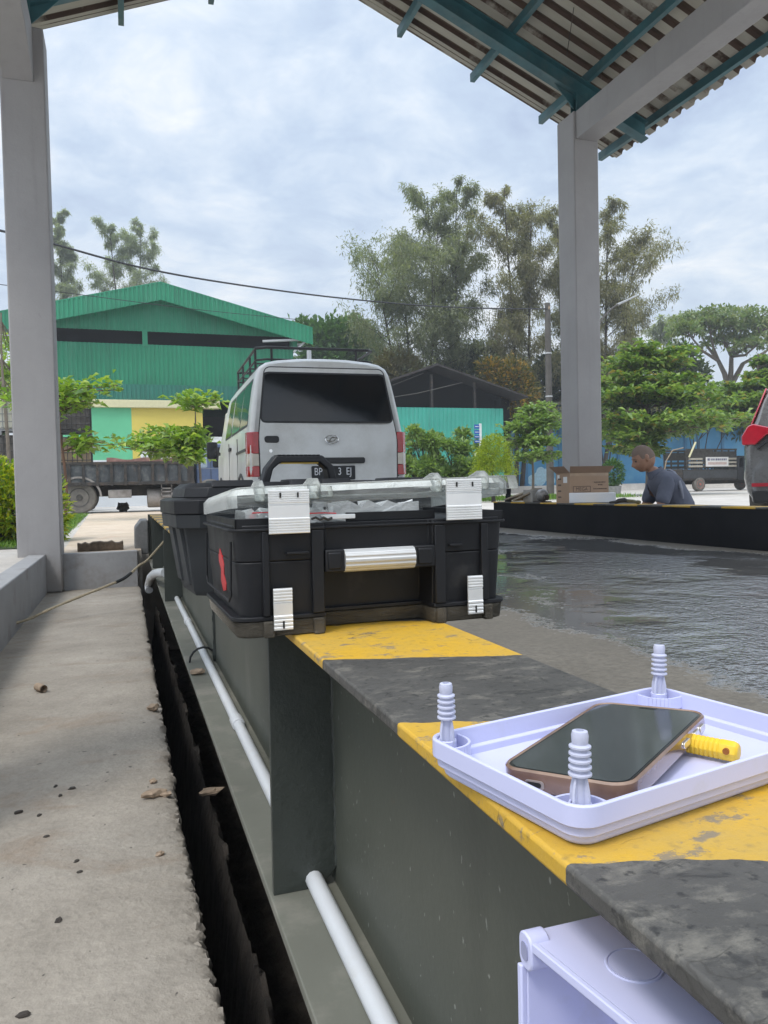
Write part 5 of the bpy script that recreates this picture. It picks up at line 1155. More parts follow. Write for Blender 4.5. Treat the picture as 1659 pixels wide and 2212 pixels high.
# ================================================================== PICKUP behind the yard
pc=at(1476,1058,D=36)
t=thing('pickup_truck','dirty black pickup with tall slatted bed sides and red wheel rims parked facing right','pickup',(pc.x,pc.y,G),math.radians(3))
L1=3.3
MB().box(0,L1,0,1.55,.52,1.05).build('bed_body','rustdark',t,bevel=.03)
for yy in (-.02,1.53): MB().box(.0,L1,yy,yy+.04,.62,.98).build('bed_panel',plain('dusty_black_panel',(.035,.037,.04),.45,var=.3),t,bevel=.01)
for yy in (0.0,1.50):
    mb=MB()
    for k in range(8): mb.box(.25+k*(L1-.3)/7.0-.03,.25+k*(L1-.3)/7+.03,yy,yy+.05,1.05,2.0)
    for z in (1.12,1.32,1.52): mb.box(.2,L1,yy-.012,yy+.0,z,z+.12)
    mb.box(.2,L1,yy-.02,yy+.05,1.93,2.02); mb.box(.2,L1,yy+.0,yy+.05,1.62,1.90); mb.build('side_rack',plain('dusty_rack',(.05,.047,.042),.8,var=.4),t)
M['slat']=plain('sandy_slats',(.36,.33,.27),.8,var=.15)
for z in (1.15,1.32,1.49):
    MB().box(.32,1.15,-.035,-.015,z,z+.09).build('rack_slat','slat',t); MB().box(2.75,3.25,-.035,-.015,z,z+.09).build('rack_slat','slat',t)
MB().box(1.33,2.72,-.060,-.038,1.17,1.62).build('sign_board',plain('sign_board_white',(.66,.64,.62),.6,var=.05),t)
mb=MB(); mb.box(1.42,1.56,-.064,-.061,1.45,1.56); x=1.62
while x<2.62: l=random.uniform(.05,.11); mb.box(x,min(2.64,x+l),-.064,-.061,1.455,1.55); x+=l+.035
mb.build('sign_lettering',plain('sign_ink_blue',(.10,.11,.17),.7),t)
mb=MB(); mb.box(1.45,2.6,-.064,-.061,1.26,1.38); mb.build('sign_lettering',plain('sign_ink_pale_red',(.50,.38,.34),.7),t)
MB().box(-.05,.02,.02,1.5,.55,1.08).build('tailgate','rustdark',t,bevel=.01)
MB().box(-.055,-.051,.45,1.0,.62,.98).build('tailgate_patch',plain('sandy_patch',(.33,.29,.21),.8,var=.3),t)
MB().box(-.14,-.03,.0,1.55,.38,.47).build('rear_bumper',plain('rusty_bumper',(.30,.17,.12),.7,var=.3),t)
mb=MB()
for k in range(3):
    a0=.25+.42*k; mb.tube([(.1,a0,1.08)]+[(.1+.0*j,a0+.18-.18*math.cos(PI*j/8),1.08+.22*math.sin(PI*j/8)) for j in range(9)],.022,6)
mb.tube([(-.02,1.2,1.05),(.05,1.15,1.5),(.3,1.0,2.0),(.7,.7,2.1)],.03,6); mb.build('hose',plain('tan_hose',(.33,.26,.18),.8),t,smooth=True)
MB().tube([(.32,-.05,1.62),(.66,-.12,2.32)],.045,6).build('plank_end','cream',t)
mb=MB(); mb.prism([(L1+.04,.5),(L1+1.5,.5),(L1+2.35,.55),(L1+2.4,.95),(L1+1.7,1.1),(L1+1.25,1.66),(L1+.15,1.68),(L1+.04,1.6)],'y',.0,1.55); cab=mb.build('cab',plain('black_pickup_paint',(.02,.021,.024),.35),t,bevel=.05)
MB().prism(rpoly([(L1+.15,1.12),(L1+1.45,1.12),(L1+1.15,1.58),(L1+.2,1.58)],.05),'y',-.008,.01).build('cab_window','glass',cab)
for xw in (.75+.25,L1+1.75):
    for yy in (.08,1.47): wheel(t,xw,yy,.34,.34,.22,'rim_red',world=False)
mb=MB(); mb.box(.1,L1+2.1,.5,.62,.34,.52); mb.box(.1,L1+2.1,.95,1.07,.34,.52); mb.build('chassis','rustdark',t)
# ================================================================== GREY SUV at the right edge (local x forward, y left, seen from behind)
sv=at(1604,1095,D=8.9)
HD=math.radians(90-51)
t=thing('suv','grey sport utility car with red wraparound tail lamp at the right edge','car',(0,0,G),HD)
t.location=Vector((sv.x,sv.y,G))-Matrix.Rotation(HD,3,'Z')@Vector((.05,.90,0))
half=[(.60,.22),(.80,.24),(.875,.36),(.905,.52),(.895,.70),(.905,.84),(.90,.95),(.845,1.08),(.80,1.20),(.735,1.42),(.68,1.56),(.60,1.635),(.45,1.66),(0,1.675)]
def sring(x,sx,zt=9,lean=0,ins=0):
    L=[]
    for y,z in half+[(-y,z) for y,z in half[-2::-1]]:
        zz=min(z,zt-.05*abs(y)) if z>zt-.05*abs(y) else z
        L.append((x+lean*max(0,zz-1.0)*1.0-(.10*math.exp(-((zz-.62)/.25)**2) if ins else 0),y*sx,zz))
    return L
MB().loft([sring(.10,.90,9,.62,1),sring(.13,.955,9,.58,1),sring(.20,.985,9,.52,1),sring(.34,1,9,.35),sring(.9,1),sring(2.2,1),sring(2.9,.99,1.5),sring(3.5,.98,1.06),sring(4.1,.95,.95),sring(4.4,.85,.80)]).build('body','suvpaint',t,smooth=True)
rx=lambda z,o=0: .115+.60*max(0,z-1.0)-(.10*math.exp(-((z-.62)/.25)**2))-o
for s_ in (1,-1):
    tl=[(.905,.90),(.915,1.0),(.86,1.12),(.80,1.15),(.60,1.09),(.58,1.04),(.66,1.0),(.76,.90)]
    MB().loft([[(rx(z,.035)+.12*max(0,y-.74),s_*y,z) for y,z in tl],[(rx(z)+.20+.1*max(0,y-.7),s_*min(y,.90),z) for y,z in tl]]).build('tail_light','suvred',t,bevel=.014)
    tu=[(.81,1.15),(.835,1.13),(.70,1.58),(.68,1.58)]
    MB().loft([[(rx(z,.03)+.05,s_*y,z) for y,z in tu],[(rx(z)+.15,s_*y,z) for y,z in tu]]).build('upper_light','suvred',t,bevel=.01)
    tt=[(.735,.845),(.60,.965),(.455,1.015),(.455,1.03),(.615,.985),(.75,.86)]
    MB().loft([[(rx(z,.045),s_*y,z) for y,z in tt],[(rx(z)+.05,s_*y,z) for y,z in tt]]).build('light_trim','trim',t)
    for xw in (.95,3.55): 
        w=MB().lathe([(.2,-.11),(.33,-.12),(.36,-.07),(.36,.07),(.33,.12),(.2,.11)],28,(xw,s_*.78,.36),'y').build('wheel','tyre',t,smooth=True); MB().lathe([(.02,-.12),(.22,-.115),(.22,.115),(.02,.12)],20,(xw,s_*.78,.36),'y').build('rim','rim',w)
    MB().box(rx(.45,.02),rx(.45)+.1,s_*.70-.10,s_*.70+.10,.42,.46).build('reflector','suvred',t)
wn=rpoly([(-.66,1.17),(.66,1.17),(.60,1.55),(-.60,1.55)],.07)
MB().loft([[(rx(z,.012)+.0,y,z) for y,z in wn],[(rx(z)+.10,y,z) for y,z in wn]]).build('rear_window',plain('pale_reflecting_glass',(.10,.11,.12),.06,spec=.8),t)
MB().loft([[(rx(z,.008),y*1.06,1.36+(z-1.36)*1.09) for y,z in wn],[(rx(z)+.08,y*1.06,1.36+(z-1.36)*1.09) for y,z in wn]]).build('window_seal','trim',t)
MB().prism([(rx(.3,.04),.22),(rx(.3,.05),.38),(rx(.3)+.2,.40),(rx(.3)+.2,.22)],'y',-.80,.80).build('bumper_skirt','trim',t,bevel=.02) if 0 else MB().add([],[])
mb=MB(); mb.loft([[(rx(.3,.06),-.78,.23),(rx(.3,.06),.78,.23),(.4,.84,.23),(.4,-.84,.23)],[(rx(.36,.05),-.80,.37),(rx(.36,.05),.80,.37),(.4,.86,.37),(.4,-.86,.37)]]); mb.build('bumper_skirt','trim',t,bevel=.02)
MB().box(rx(.72,.02),rx(.72)+.05,-.26,.26,.66,.80).build('number_plate','trim',t)
# ================================================================== WAREHOUSE
YW=40.0
A_=lambda px,py,y=YW:at(px,py,Y=y)
t=thing('warehouse','big green corrugated warehouse with a low gable and a dark ventilation gap','warehouse',(1.95,YW,G))
xc=1.95; ap=A_(345,618); zap=ap.z; hw=7.55; zev=A_(668,715).z; sl=(zap-zev)/hw; fd=.86
def corrug(x0,x1,ztop,zbot,y,period=.21,depth=.035):
    """ribbed vertical sheet between functions/constants ztop(x), zbot(x)"""
    zt=ztop if callable(ztop) else (lambda x:ztop); zb=zbot if callable(zbot) else (lambda x:zbot)
    vs=[];fs=[];x=x0;i=0
    xs=[]
    while x<x1:
        xs+=[(x,0),(x+period*.42,0),(x+period*.5,depth),(x+period*.92,depth)]; x+=period
    xs=[p for p in xs if p[0]<x1]+[(x1,0)]
    for (xx,d_) in xs: vs+=[(xx,y-d_,zb(xx)),(xx,y-d_,zt(xx))]
    for k in range(len(xs)-1): fs.append((2*k,2*k+2,2*k+3,2*k+1))
    return MB().add(vs,fs)
top=lambda x:zap-sl*abs(x-xc)
ztg=A_(310,716).z; zg0=A_(310,722).z; zw=A_(310,744).z; zwb=A_(300,832).z; zsk=A_(430,868).z
corrug(xc-hw,xc+hw,top,lambda x:top(x)-fd,YW-.75).build('gable_fascia','green_sheet',t,world=True)
corrug(xc-hw+.15,xc+hw-.15,lambda x:top(x)-.2,lambda x:min(ztg,top(x)-.3),YW-.02).build('gable_sheet','green_sheet',t,world=True)
corrug(xc-hw+.9,xc+hw-.9,zw,zwb,YW).build('wall','green_sheet',t,world=True)
MB().box(xc-hw+.9,xc+hw-.9,YW+.5,YW+.6,zwb,ztg+.6).build('gap_shade_sheet','shade_black',t,world=True)  # dark sheet added behind the slit to draw its shade
for px in (313,636): 
    x=A_(px,730).x; MB().box(x-.12,x+.12,YW-.06,YW+.1,zw-.1,ztg+.1).build('post','green_sheet',t,world=True)
for s in (1,-1):
    MB().add([(xc,YW-.78,zap+.03),(xc+s*hw,YW-.78,zev+.03),(xc+s*hw,YW+26,zev+.03),(xc,YW+26,zap+.03),(xc,YW-.78,zap-.03),(xc+s*hw,YW-.78,zev-.03),(xc+s*hw,YW+26,zev-.03),(xc,YW+26,zap-.03)],[(0,1,2,3),(4,5,6,7),(0,1,5,4),(1,2,6,5),(2,3,7,6)]).build('roof','green_sheet',t,world=True)
    MB().box(xc+s*(hw-.95)-.04,xc+s*(hw-.95)+.04,YW+.02,YW+25.5,G,zev-.3).build('side_wall','green_sheet',t,world=True)
    for yy in (YW-.6,YW+.9):
        mb=MB(); mb.tube([(xc+s*(hw-.2),yy,zev-.55),(xc+s*(hw-2.6),yy,zev-.75)],.07,5); mb.tube([(xc+s*(hw-.3),yy,zev-.6),(xc+s*(hw-1.0),yy,zev-1.25)],.06,5)
        mb.build('eave_truss','galv',t,world=True)
MB().box(xc-hw+.9,xc+hw-.9,YW+25.4,YW+25.5,G,zev+1.2).build('back_wall','green_sheet',t,world=True)
# teal skirt roof, cream beam, painted lower wall
x0,x1=xc-hw+.8,xc+hw-.95
xs0=x0
corrug(x0,x1,A_(380,832,YW-.3).z,A_(380,866,YW-.3).z,YW-.3).build('skirt_sheet',corr('teal_skirt',(.012,.15,.11)),t,world=True)
zc1=A_(300,868).z-.02; zc0=A_(300,885).z
MB().box(x0,A_(470,870).x,YW-1.0,YW-.5,zc0,zc1).build('beam','cream',t,world=True,bevel=.02)
xm=A_(284,900,YW-.9).x
MB().box(x0,xm,YW-.8,YW-.1,G,zc0-.001).build('lower_wall','green_wall',t,world=True)
MB().box(xm+.001,A_(438,900,YW-.9).x,YW-.8,YW-.1,G,zc0-.001).build('lower_wall','yellow_wall',t,world=True)
MB().box(A_(438,900,YW-.9).x,xc+hw-.9,YW+.2,YW+.3,G,zc0-.3).build('opening_shade_sheet','shade_black',t,world=True)  # black sheet painted as the shade in the doorway
MB().box(A_(190,975).x-.0,A_(212,975).x,YW-.86,YW-.79,A_(200,972).z-.05,A_(200,966).z+.05).build('vent_window','cagegrey',t,world=True)
mb=MB(); mb.prism([(0,0),(14.5,0),(14.5,1.05),(0,1.05)],'y',0,.12); o=mb.build('boundary_wall','white_wall'); o.location=(A_(-10,1000,32).x,32,G); tag(o,'low pale grey wall behind the grey truck','wall')
o.scale=(1,1,1.75)
MB().add([(0,0,0),(6.5,0,0),(6.5,1.0,.55),(0,1.0,.55),(0,0,-.05),(6.5,0,-.05),(6.5,1.0,.5),(0,1.0,.5)],[(0,1,2,3),(7,6,5,4),(0,3,7,4),(1,5,6,2),(0,4,5,1),(3,2,6,7)]).build('wall_coping',plain('grey_coping',(.36,.37,.36),.8,var=.2),o).location=(5.2,.05,1.06)
# ================================================================== TEAL AND BLUE SHEDS
YS=40.0
t=thing('teal_shed','open sided dark shed with teal metal front wall beyond the shrubs','shed',(A_(970,900).x,YS,G))
xa_,xb_=A_(845,900).x,A_(1087,900).x
zt_=A_(960,881).z
corrug(xa_-1.5,xb_,zt_,G,YS,.25,.04).build('front_wall','teal_sheet',t,world=True)
zrg=A_(908,800,YS+2).z; xrg=A_(908,800,YS+2).x; xre=A_(1112,866,YS+1).x; zre=A_(1112,862,YS+1).z; xrl=xrg-(xre-xrg)*.9
for (p0,p1) in (((xrg,zrg),(xre,zre)),((xrg,zrg),(xrl,zre))):
    MB().add([(p0[0],YS-.6,p0[1]),(p1[0],YS-.6,p1[1]),(p1[0],YS+12,p1[1]),(p0[0],YS+12,p0[1]),(p0[0],YS-.6,p0[1]-.12),(p1[0],YS-.6,p1[1]-.12),(p1[0],YS+12,p1[1]-.12),(p0[0],YS+12,p0[1]-.12)],[(0,1,2,3),(4,5,6,7),(0,1,5,4),(1,2,6,5)]).build('roof','brown_roof',t,world=True)
mb=MB(); mb.prism([(xrl+.4,G),(xre-.4,G),(xre-.4,zre-.14),(xrg,zrg-.16),(xrl+.4,zre-.14)],'y',YS+.9,YS+1.0); mb.build('back_wall','shade_black',t,world=True)  # dark sheet set close behind the front, interior shade painted as colour
MB().box(xre-1.4,xre-1.3,YS+.1,YS+11,G,zre-.1).build('side_wall','shade_black',t,world=True)  # same painted shade colour along the side
for px in (935,1028): x=A_(px,870).x; MB().box(x-.07,x+.07,YS+.1,YS+.24,zt_-1,zrg-.5).build('post','rustdark',t,world=True)
mb=MB(); mb.tube([A_(848,858,YS-.3),A_(900,850,YS-.3),A_(1000,826,YS-.3)],.022,5); mb.tube([A_(848,832,YS-.3),A_(915,806,YS-.3)],.022,5); mb.build('roof_brace','pole',t,world=True)
YB=46.0
t=thing('blue_shed','long shed with peeling sky blue wall and dark gap under its roof','shed',(at(1300,1000,Y=YB).x,YB,-.05))
xa_,xb_=at(1088,950,Y=YB).x,at(1640,950,Y=YB).x
MB().box(xa_,xb_,YB,YB+.15,G,at(1300,905,Y=YB).z).build('front_wall','blue_sheet',t,world=True)
zz=at(1300,905,Y=YB).z
MB().box(xa_,xb_,YB+1.5,YB+1.6,zz-.5,zz+1.9).build('gap_shade_sheet','shade_black',t,world=True)  # shade under the eave drawn as a dark sheet
MB().add([(xa_,YB-1.2,zz+.95),(xb_,YB-1.2,zz+.75),(xb_,YB+7,zz+2.3),(xa_,YB+7,zz+2.5),(xa_,YB-1.2,zz+.85),(xb_,YB-1.2,zz+.65),(xb_,YB+7,zz+2.2),(xa_,YB+7,zz+2.4)],[(0,1,2,3),(4,5,6,7),(0,1,5,4),(1,2,6,5),(0,3,7,4)]).build('roof',plain('grey_asbestos_roof',(.20,.20,.19),.9,var=.3),t,world=True)
for px in (1135,1208,1335,1480,1560): x=at(px,950,Y=YB).x; MB().box(x-.12,x+.12,YB-.08,YB+.0,G,zz+.9).build('post',plain('blue_post',(.04,.18,.34),.6),t,world=True)
xm=at(1165,1010,Y=YB).x
mb=MB()
for (dx,dz,r) in ((0,.3,.5),(.5,.55,.42),(-.55,.2,.36),(.9,.15,.3),(.1,.75,.34)): mb.lathe([(.01,-.012),(r,-.010),(r,0)],18,(xm+dx,YB-.003-abs(dx)*.004-dz*.004,.1+dz),'y')
mb.build('painted_cloud',plain('pale_cloud_paint',(.42,.62,.72),.7),t,world=True)
# ================================================================== STREET FURNITURE
p=at(1188,1060,Z=G-.0); YP=30
p=at(1189,1062,Y=YP)
t=thing('utility_pole','weathered grey utility pole beside the right column','utility pole',(p.x,YP,G))
zt=at(1187,655,Y=YP).z
MB().tube([(p.x,YP,G),(p.x+.0,YP,zt)],[.17,.12],12).build('pole','pole',t,smooth=True,world=True)
mb=MB(); 
for zz in (at(1187,765,Y=YP).z,at(1187,858,Y=YP).z): mb.lathe([(.16,0),(.16,.06)],12,(p.x,YP,zz))
mb.build('band','galv',t,world=True)
mb=MB(); mb.lathe([(.04,0),(.05,.05),(.03,.10),(.04,.14)],8,(p.x,YP-.14,zt-.3)); mb.build('insulator','stone',t,world=True)
YL=29
q=at(1288,730,Y=YL); 
t=thing('street_lamp','curved arm street lamp rising behind the right column','street lamp',(at(1275,1060,Y=YL).x,YL,G))
xq=at(1275,1060,Y=YL).x
mb=MB(); pts=[Vector((xq,YL,G)),Vector((xq,YL,at(1280,760,Y=YL).z)),at(1291,712,Y=YL),at(1302,688,Y=YL),at(1320,668,Y=YL),at(1340,654,Y=YL)]
mb.tube(smooth_path(pts,4),.038,8); mb.build('pole','pole',t,smooth=True,world=True)
a=at(1334,658,Y=YL); b=at(1374,640,Y=YL); dv=(b-a).normalized(); u_=Vector((-dv.z,0,dv.x))
MB().loft([[a+u_*.05+Vector((0,-.10,0)),a+u_*.05+Vector((0,.10,0)),a-u_*.05+Vector((0,.08,0)),a-u_*.05+Vector((0,-.08,0))],[b+u_*.04+Vector((0,-.13,0)),b+u_*.04+Vector((0,.13,0)),b-u_*.02+Vector((0,.1,0)),b-u_*.02+Vector((0,-.1,0))]]).build('lamp_head','galv',t,world=True,bevel=.02)
def cable(name,label,pts,r):
    o=MB().tube(smooth_path([at(*q[:2],Y=q[2]) for q in pts],6),r,5).build(name,'cable',smooth=True); tag(o,label,'cable')
cable('overhead_cable','twisted dark overhead cable sagging from upper left to the utility pole',[(-60,484,17),(20,503,18.5),(115,527,20),(300,577,22),(480,610,24),(700,640,26),(900,659,27.5),(1050,666,28.8),(1187,667,30)],.028)
cable('overhead_cable','thin faint cable crossing behind the left column below the thick one',[(-60,608,24),(20,617,25),(200,640,27),(420,668,30),(640,690,33)],.012)
YG=24
p=at(1040,1062,Y=YG)
t=thing('direction_sign','white signpost with four small blue name plates in front of the shrubs','sign',(p.x,YG,G))
zt=at(1038,915,Y=YG).z
MB().box(p.x-.04,p.x+.04,YG-.03,YG+.03,G,zt).build('post','signwhite',t,world=True,bevel=.008)
for k,(y0,y1) in enumerate(((917,926),(929,938),(940,947),(950,957))):
    x0=at(1024.5,922,Y=YG).x; x1=p.x-.041
    pl=MB().box(x0,x1,YG-.015,YG+.01,at(1030,y1,Y=YG).z,at(1030,y0,Y=YG).z).build('name_plate','signblue',t,world=True)
    zc=at(1030,(y0+y1)/2,Y=YG).z; mb=MB(); x=x0+.025
    while x<x1-.03: l=random.uniform(.012,.03); mb.box(x,x+l,YG-.0185,YG-.0155,zc-.016,zc+.016); x+=l+.010
    mb.build('lettering','signwhite',pl,world=True)
p=at(1325,1052,D=27)
t=thing('potted_plant','small bushy green plant in a pale pot behind the sitting man','potted plant',(p.x,p.y,G))
MB().lathe([(.16,0),(.24,.02),(.28,.38),(.25,.39),(.24,.34)],16).build('pot','block',t,smooth=True)
d=rnd_dirs(1500); P=d*(.6+.4*rng.random((1500,1)))*np.array([.38,.38,.5])+np.array([p.x,p.y,G+.85]); leaves('foliage',P,d+rnd_dirs(1500)*.6,.10,.05,'l_mid',t)
MB().tube([(0,0,.3),(.02,0,.8)],.03,6).build('stem','bark',t)
for (px,lab) in ((1118,'left'),(1128,'right')): pass
# ================================================================== VEGETATION
# hedge and kerb on the left
pl_=at(0,1060,Y=8.9).x; pr_=at(152,1050,Y=9.3).x
bush('clipped_hedge','bright yellow green hedge beside the left column',(-1.2,9.0,G),[(-1.6,.1,.52,.75,.42,.50),(-.85,0,.50,.55,.40,.50),(-.30,.0,.50,.42,.38,.47),(.10,.1,.44,.34,.36,.42),(.42,.2,.34,.17,.28,.40),(-1.2,0,.3,.9,.42,.34),(.0,.0,.28,.5,.38,.32)],17000,'l_hedge',.085,.032,cat='hedge',shell=.75)
mb=MB()
x=-3.2
while x<-1.25:
    w=random.uniform(.42,.55); mb=MB(); mb.prism([(8.02,G-.1),(8.22,G-.1),(8.22,G+.14),(8.19,G+.17),(8.06,G+.16),(8.02,G+.12)],'x',x,x+w-.015); o=mb.build('kerb_stone','kerbstone',bevel=.02); tag(o,'mossy brown kerb stone in the row under the hedge','kerb stone','kerb stones under the hedge'); x+=w
# almond trees in front of the warehouse
def tier(px,py,rp,D,base,nb): 
    c=at(px,py,D=D); return (c.z-base[2],rp*D/F_,nb,c.x-base[0],c.y-base[1])
b=at(140,1110,D=14); b.z=G
almond('almond_tree','young tree with bright leaf tiers and a reddish stem right of the left column',tuple(b),[tier(190,842,72,14,b,8),tier(150,872,75,14,b,7),tier(226,955,42,14,b,5),tier(60,865,75,14.4,b,7)],'l_alm','barkred',.19,.10,16,.035,top=at(140,835,D=14).z-G)
b=at(432,1110,D=17); b.z=G
almond('almond_tree','small tree with leaf tiers standing left of the white minivan',tuple(b),[tier(425,868,62,17,b,7),tier(372,935,58,17,b,9),tier(355,955,78,16.8,b,10),tier(330,975,72,16.6,b,9),tier(375,985,58,16.6,b,7),tier(300,965,35,16.4,b,4)],'l_alm','barkpale',.20,.105,20,.035,top=at(432,862,D=17).z-G)
b=at(20,1110,D=19); b.z=G
almond('almond_tree','leafy tree partly hidden at the far left behind the stacked tanks',tuple(b),[tier(5,850,60,27.5,b,7),tier(10,800,50,28,b,6),tier(-10,880,60,27.5,b,6)],'l_alm','barkpale',.24,.12,26,.06,top=5)
# big almond at right and neighbours
b=at(1400,1055,D=29); b.z=G
almond('almond_tree','large tiered almond tree behind the sitting man',tuple(b),[tier(1410,765,80,29,b,9),tier(1400,790,100,29,b,9),tier(1400,830,125,29,b,11),tier(1390,850,115,28.3,b,9),tier(1430,862,145,29,b,13),tier(1410,912,130,28.3,b,10),tier(1455,925,165,29,b,14),tier(1360,945,75,28.2,b,7),tier(1370,968,70,28.4,b,7)],'l_almd','barkpale',.27,.15,24,.12,top=at(1400,755,D=29).z-G)
b=at(1640,1055,D=37); b.z=G
almond('almond_tree','tiered almond tree at the right edge behind the grey car',tuple(b),[tier(1690,778,50,37,b,8),tier(1680,806,60,37,b,9),tier(1620,838,70,37,b,10),tier(1630,870,110,37,b,11),tier(1570,872,60,36.5,b,7),tier(1650,905,100,37,b,9)],'l_almd','barkpale',.32,.17,28,.12,top=at(1640,765,D=37).z-G)
b=at(1150,1058,D=25); b.z=G
almond('almond_tree','low spreading tree with pale leaves left of the right column',tuple(b),[tier(1170,880,38,25,b,6),tier(1165,905,55,25,b,8),tier(1140,925,60,25,b,8),tier(1160,955,75,25,b,9),tier(1175,985,60,24.5,b,8),tier(1120,950,50,25,b,7)],'l_shrub','barkpale',.20,.10,24,.05,top=at(1150,880,D=25).z-G)
# shrubs in front of the teal wall
def sblob(px,py,rx,rz,D,base): c=at(px,py,D=D); k=D/F_; return (c.x-base[0],c.y-base[1],c.z-base[2],rx*k,rx*k*.8,rz*k)
for (px0,lab,x0,x1,prof_,D_) in ((930,'tall loose green shrub just right of the white minivan',876,962,((880,935),(905,918),(930,905),(955,925)),26),(995,'tall loose green shrub behind the blue name plates',955,1050,((960,925),(985,912),(1010,895),(1040,945)),26.5)):
    b=at(px0,1058,D=D_); b.z=G; bl_=[]
    for k in range(26):
        px=random.uniform(x0,x1); tops_=min(prof_,key=lambda q:abs(q[0]-px))[1]; py=random.uniform(tops_+14,1045)
        r_=random.uniform(9,22); bl_.append(sblob(px,py,r_*random.uniform(.7,1.3),r_*random.uniform(.7,1.1),D_+random.uniform(-1.2,1.2),b))
    bush('flowering_shrub',lab,tuple(b),bl_,6500,'l_shrub',.19,.085,shell=.15)
b=at(1066,1062,D=23); b.z=G
bush('conical_shrub','lime yellow rounded conical shrub right of the signpost',tuple(b),[sblob(1067,1020,48,40,23,b),sblob(1064,985,38,36,23,b),sblob(1062,960,22,22,23,b)],9000,'l_lime',.07,.03,shell=.72)
b=at(1000,1068,D=30); b.z=G
n=6000; P=np.stack([rng.uniform(7,16,n),rng.uniform(21,25,n),np.full(n,G+.01)],1); D=rng.normal(size=(n,3))*.4+np.array([0,0,1.]); o=leaves('grass',P,D,rng.uniform(.08,.2,n),.03,'grass',None); tag(o,kind='stuff')
# casuarina trees
env=lambda t_:max(.25,min(1.0,1.25-.95*abs(t_-.45)*1.25)) if t_<.93 else .35
def gb(px,D): p=at(px,1058,D=D); return (p.x,p.y,G)
D0=50; k=D0/F_
tall_tree('casuarina_tree','tall feathery tree with dark forked trunk above the white minivan',gb(893,D0),(1055-455)*k,135*k,[(0,-.2,.9),(.4,2.0,1.0),(-.3,-1.8,.80)],24,60,'l_cas','bark',env,.30,.06,lowest=.22,up=.7,droop=.2,spread=.8)
tall_tree('casuarina_tree','tallest feathery tree with two straight thin dark trunks in the middle',gb(958,D0+2),(1055-398)*k*1.04,95*k,[(-.4,-.3,.95),(1.1,.3,1.0)],29,64,'l_cas','bark',env,.30,.06,lowest=.30,up=.9,droop=.2,spread=.8)
tall_tree('casuarina_tree','brownish feathery tree just left of the right column',gb(1118,D0),(1055-412)*k,92*k,[(0,-.6,1.0),(.3,1.4,.93)],29,66,'l_casb','bark',env,.30,.06,lowest=.22,up=.9,droop=.2,spread=.8)
tall_tree('casuarina_tree','brownish feathery tree mostly hidden by the right column',gb(1215,D0+3),(1055-440)*k,90*k,[(0,.2,1.0),(.5,1.2,.9)],27,62,'l_casb','bark',env,.30,.06,lowest=.2,up=.9,droop=.2,spread=.8)
tall_tree('casuarina_tree','brownish feathery tree leaning right beyond the street lamp',gb(1290,D0),(1055-450)*k,105*k,[(0,1.4,1.0),(.2,2.9,.85)],27,62,'l_casb','bark',env,.30,.06,lowest=.2,up=.8,droop=.2,spread=.8)
D1=75;k=D1/F_
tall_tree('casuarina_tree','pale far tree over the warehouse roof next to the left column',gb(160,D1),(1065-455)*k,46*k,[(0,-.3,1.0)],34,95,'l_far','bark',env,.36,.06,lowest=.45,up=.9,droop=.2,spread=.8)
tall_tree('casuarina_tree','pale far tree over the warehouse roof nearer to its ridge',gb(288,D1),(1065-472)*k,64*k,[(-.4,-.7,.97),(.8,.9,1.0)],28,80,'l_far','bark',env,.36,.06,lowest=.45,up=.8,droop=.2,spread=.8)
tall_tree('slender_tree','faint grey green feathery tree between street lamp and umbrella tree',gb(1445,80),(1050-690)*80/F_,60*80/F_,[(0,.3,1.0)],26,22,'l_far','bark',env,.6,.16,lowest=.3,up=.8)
def gtree(name,label,px,D,blobs,n,leaf,ll,lw,cat='tree'):
    b=gb(px,D); return bush(name,label,b,[sblob(*q,D,b) for q in blobs],n,leaf,ll,lw,cat=cat,shell=.45)
gtree('broadleaf_tree','mid green tree rising behind the right end of the warehouse',705,56,[(700,735,70,42),(660,720,40,30),(750,725,50,40),(720,780,80,40),(790,745,35,40)],8000,'l_mid',.5,.22)
gtree('olive_tree','small olive brown tree behind the shed roof left of the trunks',858,48,[(855,790,42,34),(830,800,30,26),(885,800,30,28)],3200,'l_olive',.35,.12)
gtree('yellowing_tree','dark tree with yellow orange leaf patches behind the brown roof',1095,47,[(1105,815,42,42),(1080,840,45,38),(1125,845,38,40),(1060,800,30,28),(1100,870,60,30)],6500,'l_yel',.32,.15)
gtree('dark_tree','dark dense tree under the tall trees behind the brown roof',1000,52,[(1000,800,50,45),(960,830,60,40),(1040,780,50,40),(1020,850,70,40),(920,850,60,35)],6500,'l_dark',.42,.2)
gtree('dark_tree','dark dense tree between the utility pole and the column',1165,53,[(1165,840,45,60),(1150,900,60,50),(1190,800,30,40)],4500,'l_dark',.42,.2)
gtree('dark_tree','dark dense tree low behind the large almond tree',1310,52,[(1310,820,40,50),(1330,870,60,50),(1285,850,30,60)],4500,'l_dark',.42,.2)
gtree('dark_tree','dark dense tree beneath the umbrella shaped tree',1510,54,[(1478,778,32,36),(1500,812,34,34),(1470,840,36,40),(1540,866,60,30),(1510,880,90,30),(1590,880,60,26)],7000,'l_dark',.42,.2)
gtree('dark_tree','dark dense tree filling the far right behind the grey car',1640,58,[(1620,885,70,35),(1680,850,50,40),(1600,910,80,40),(1710,860,60,60)],6500,'l_dark',.42,.2)
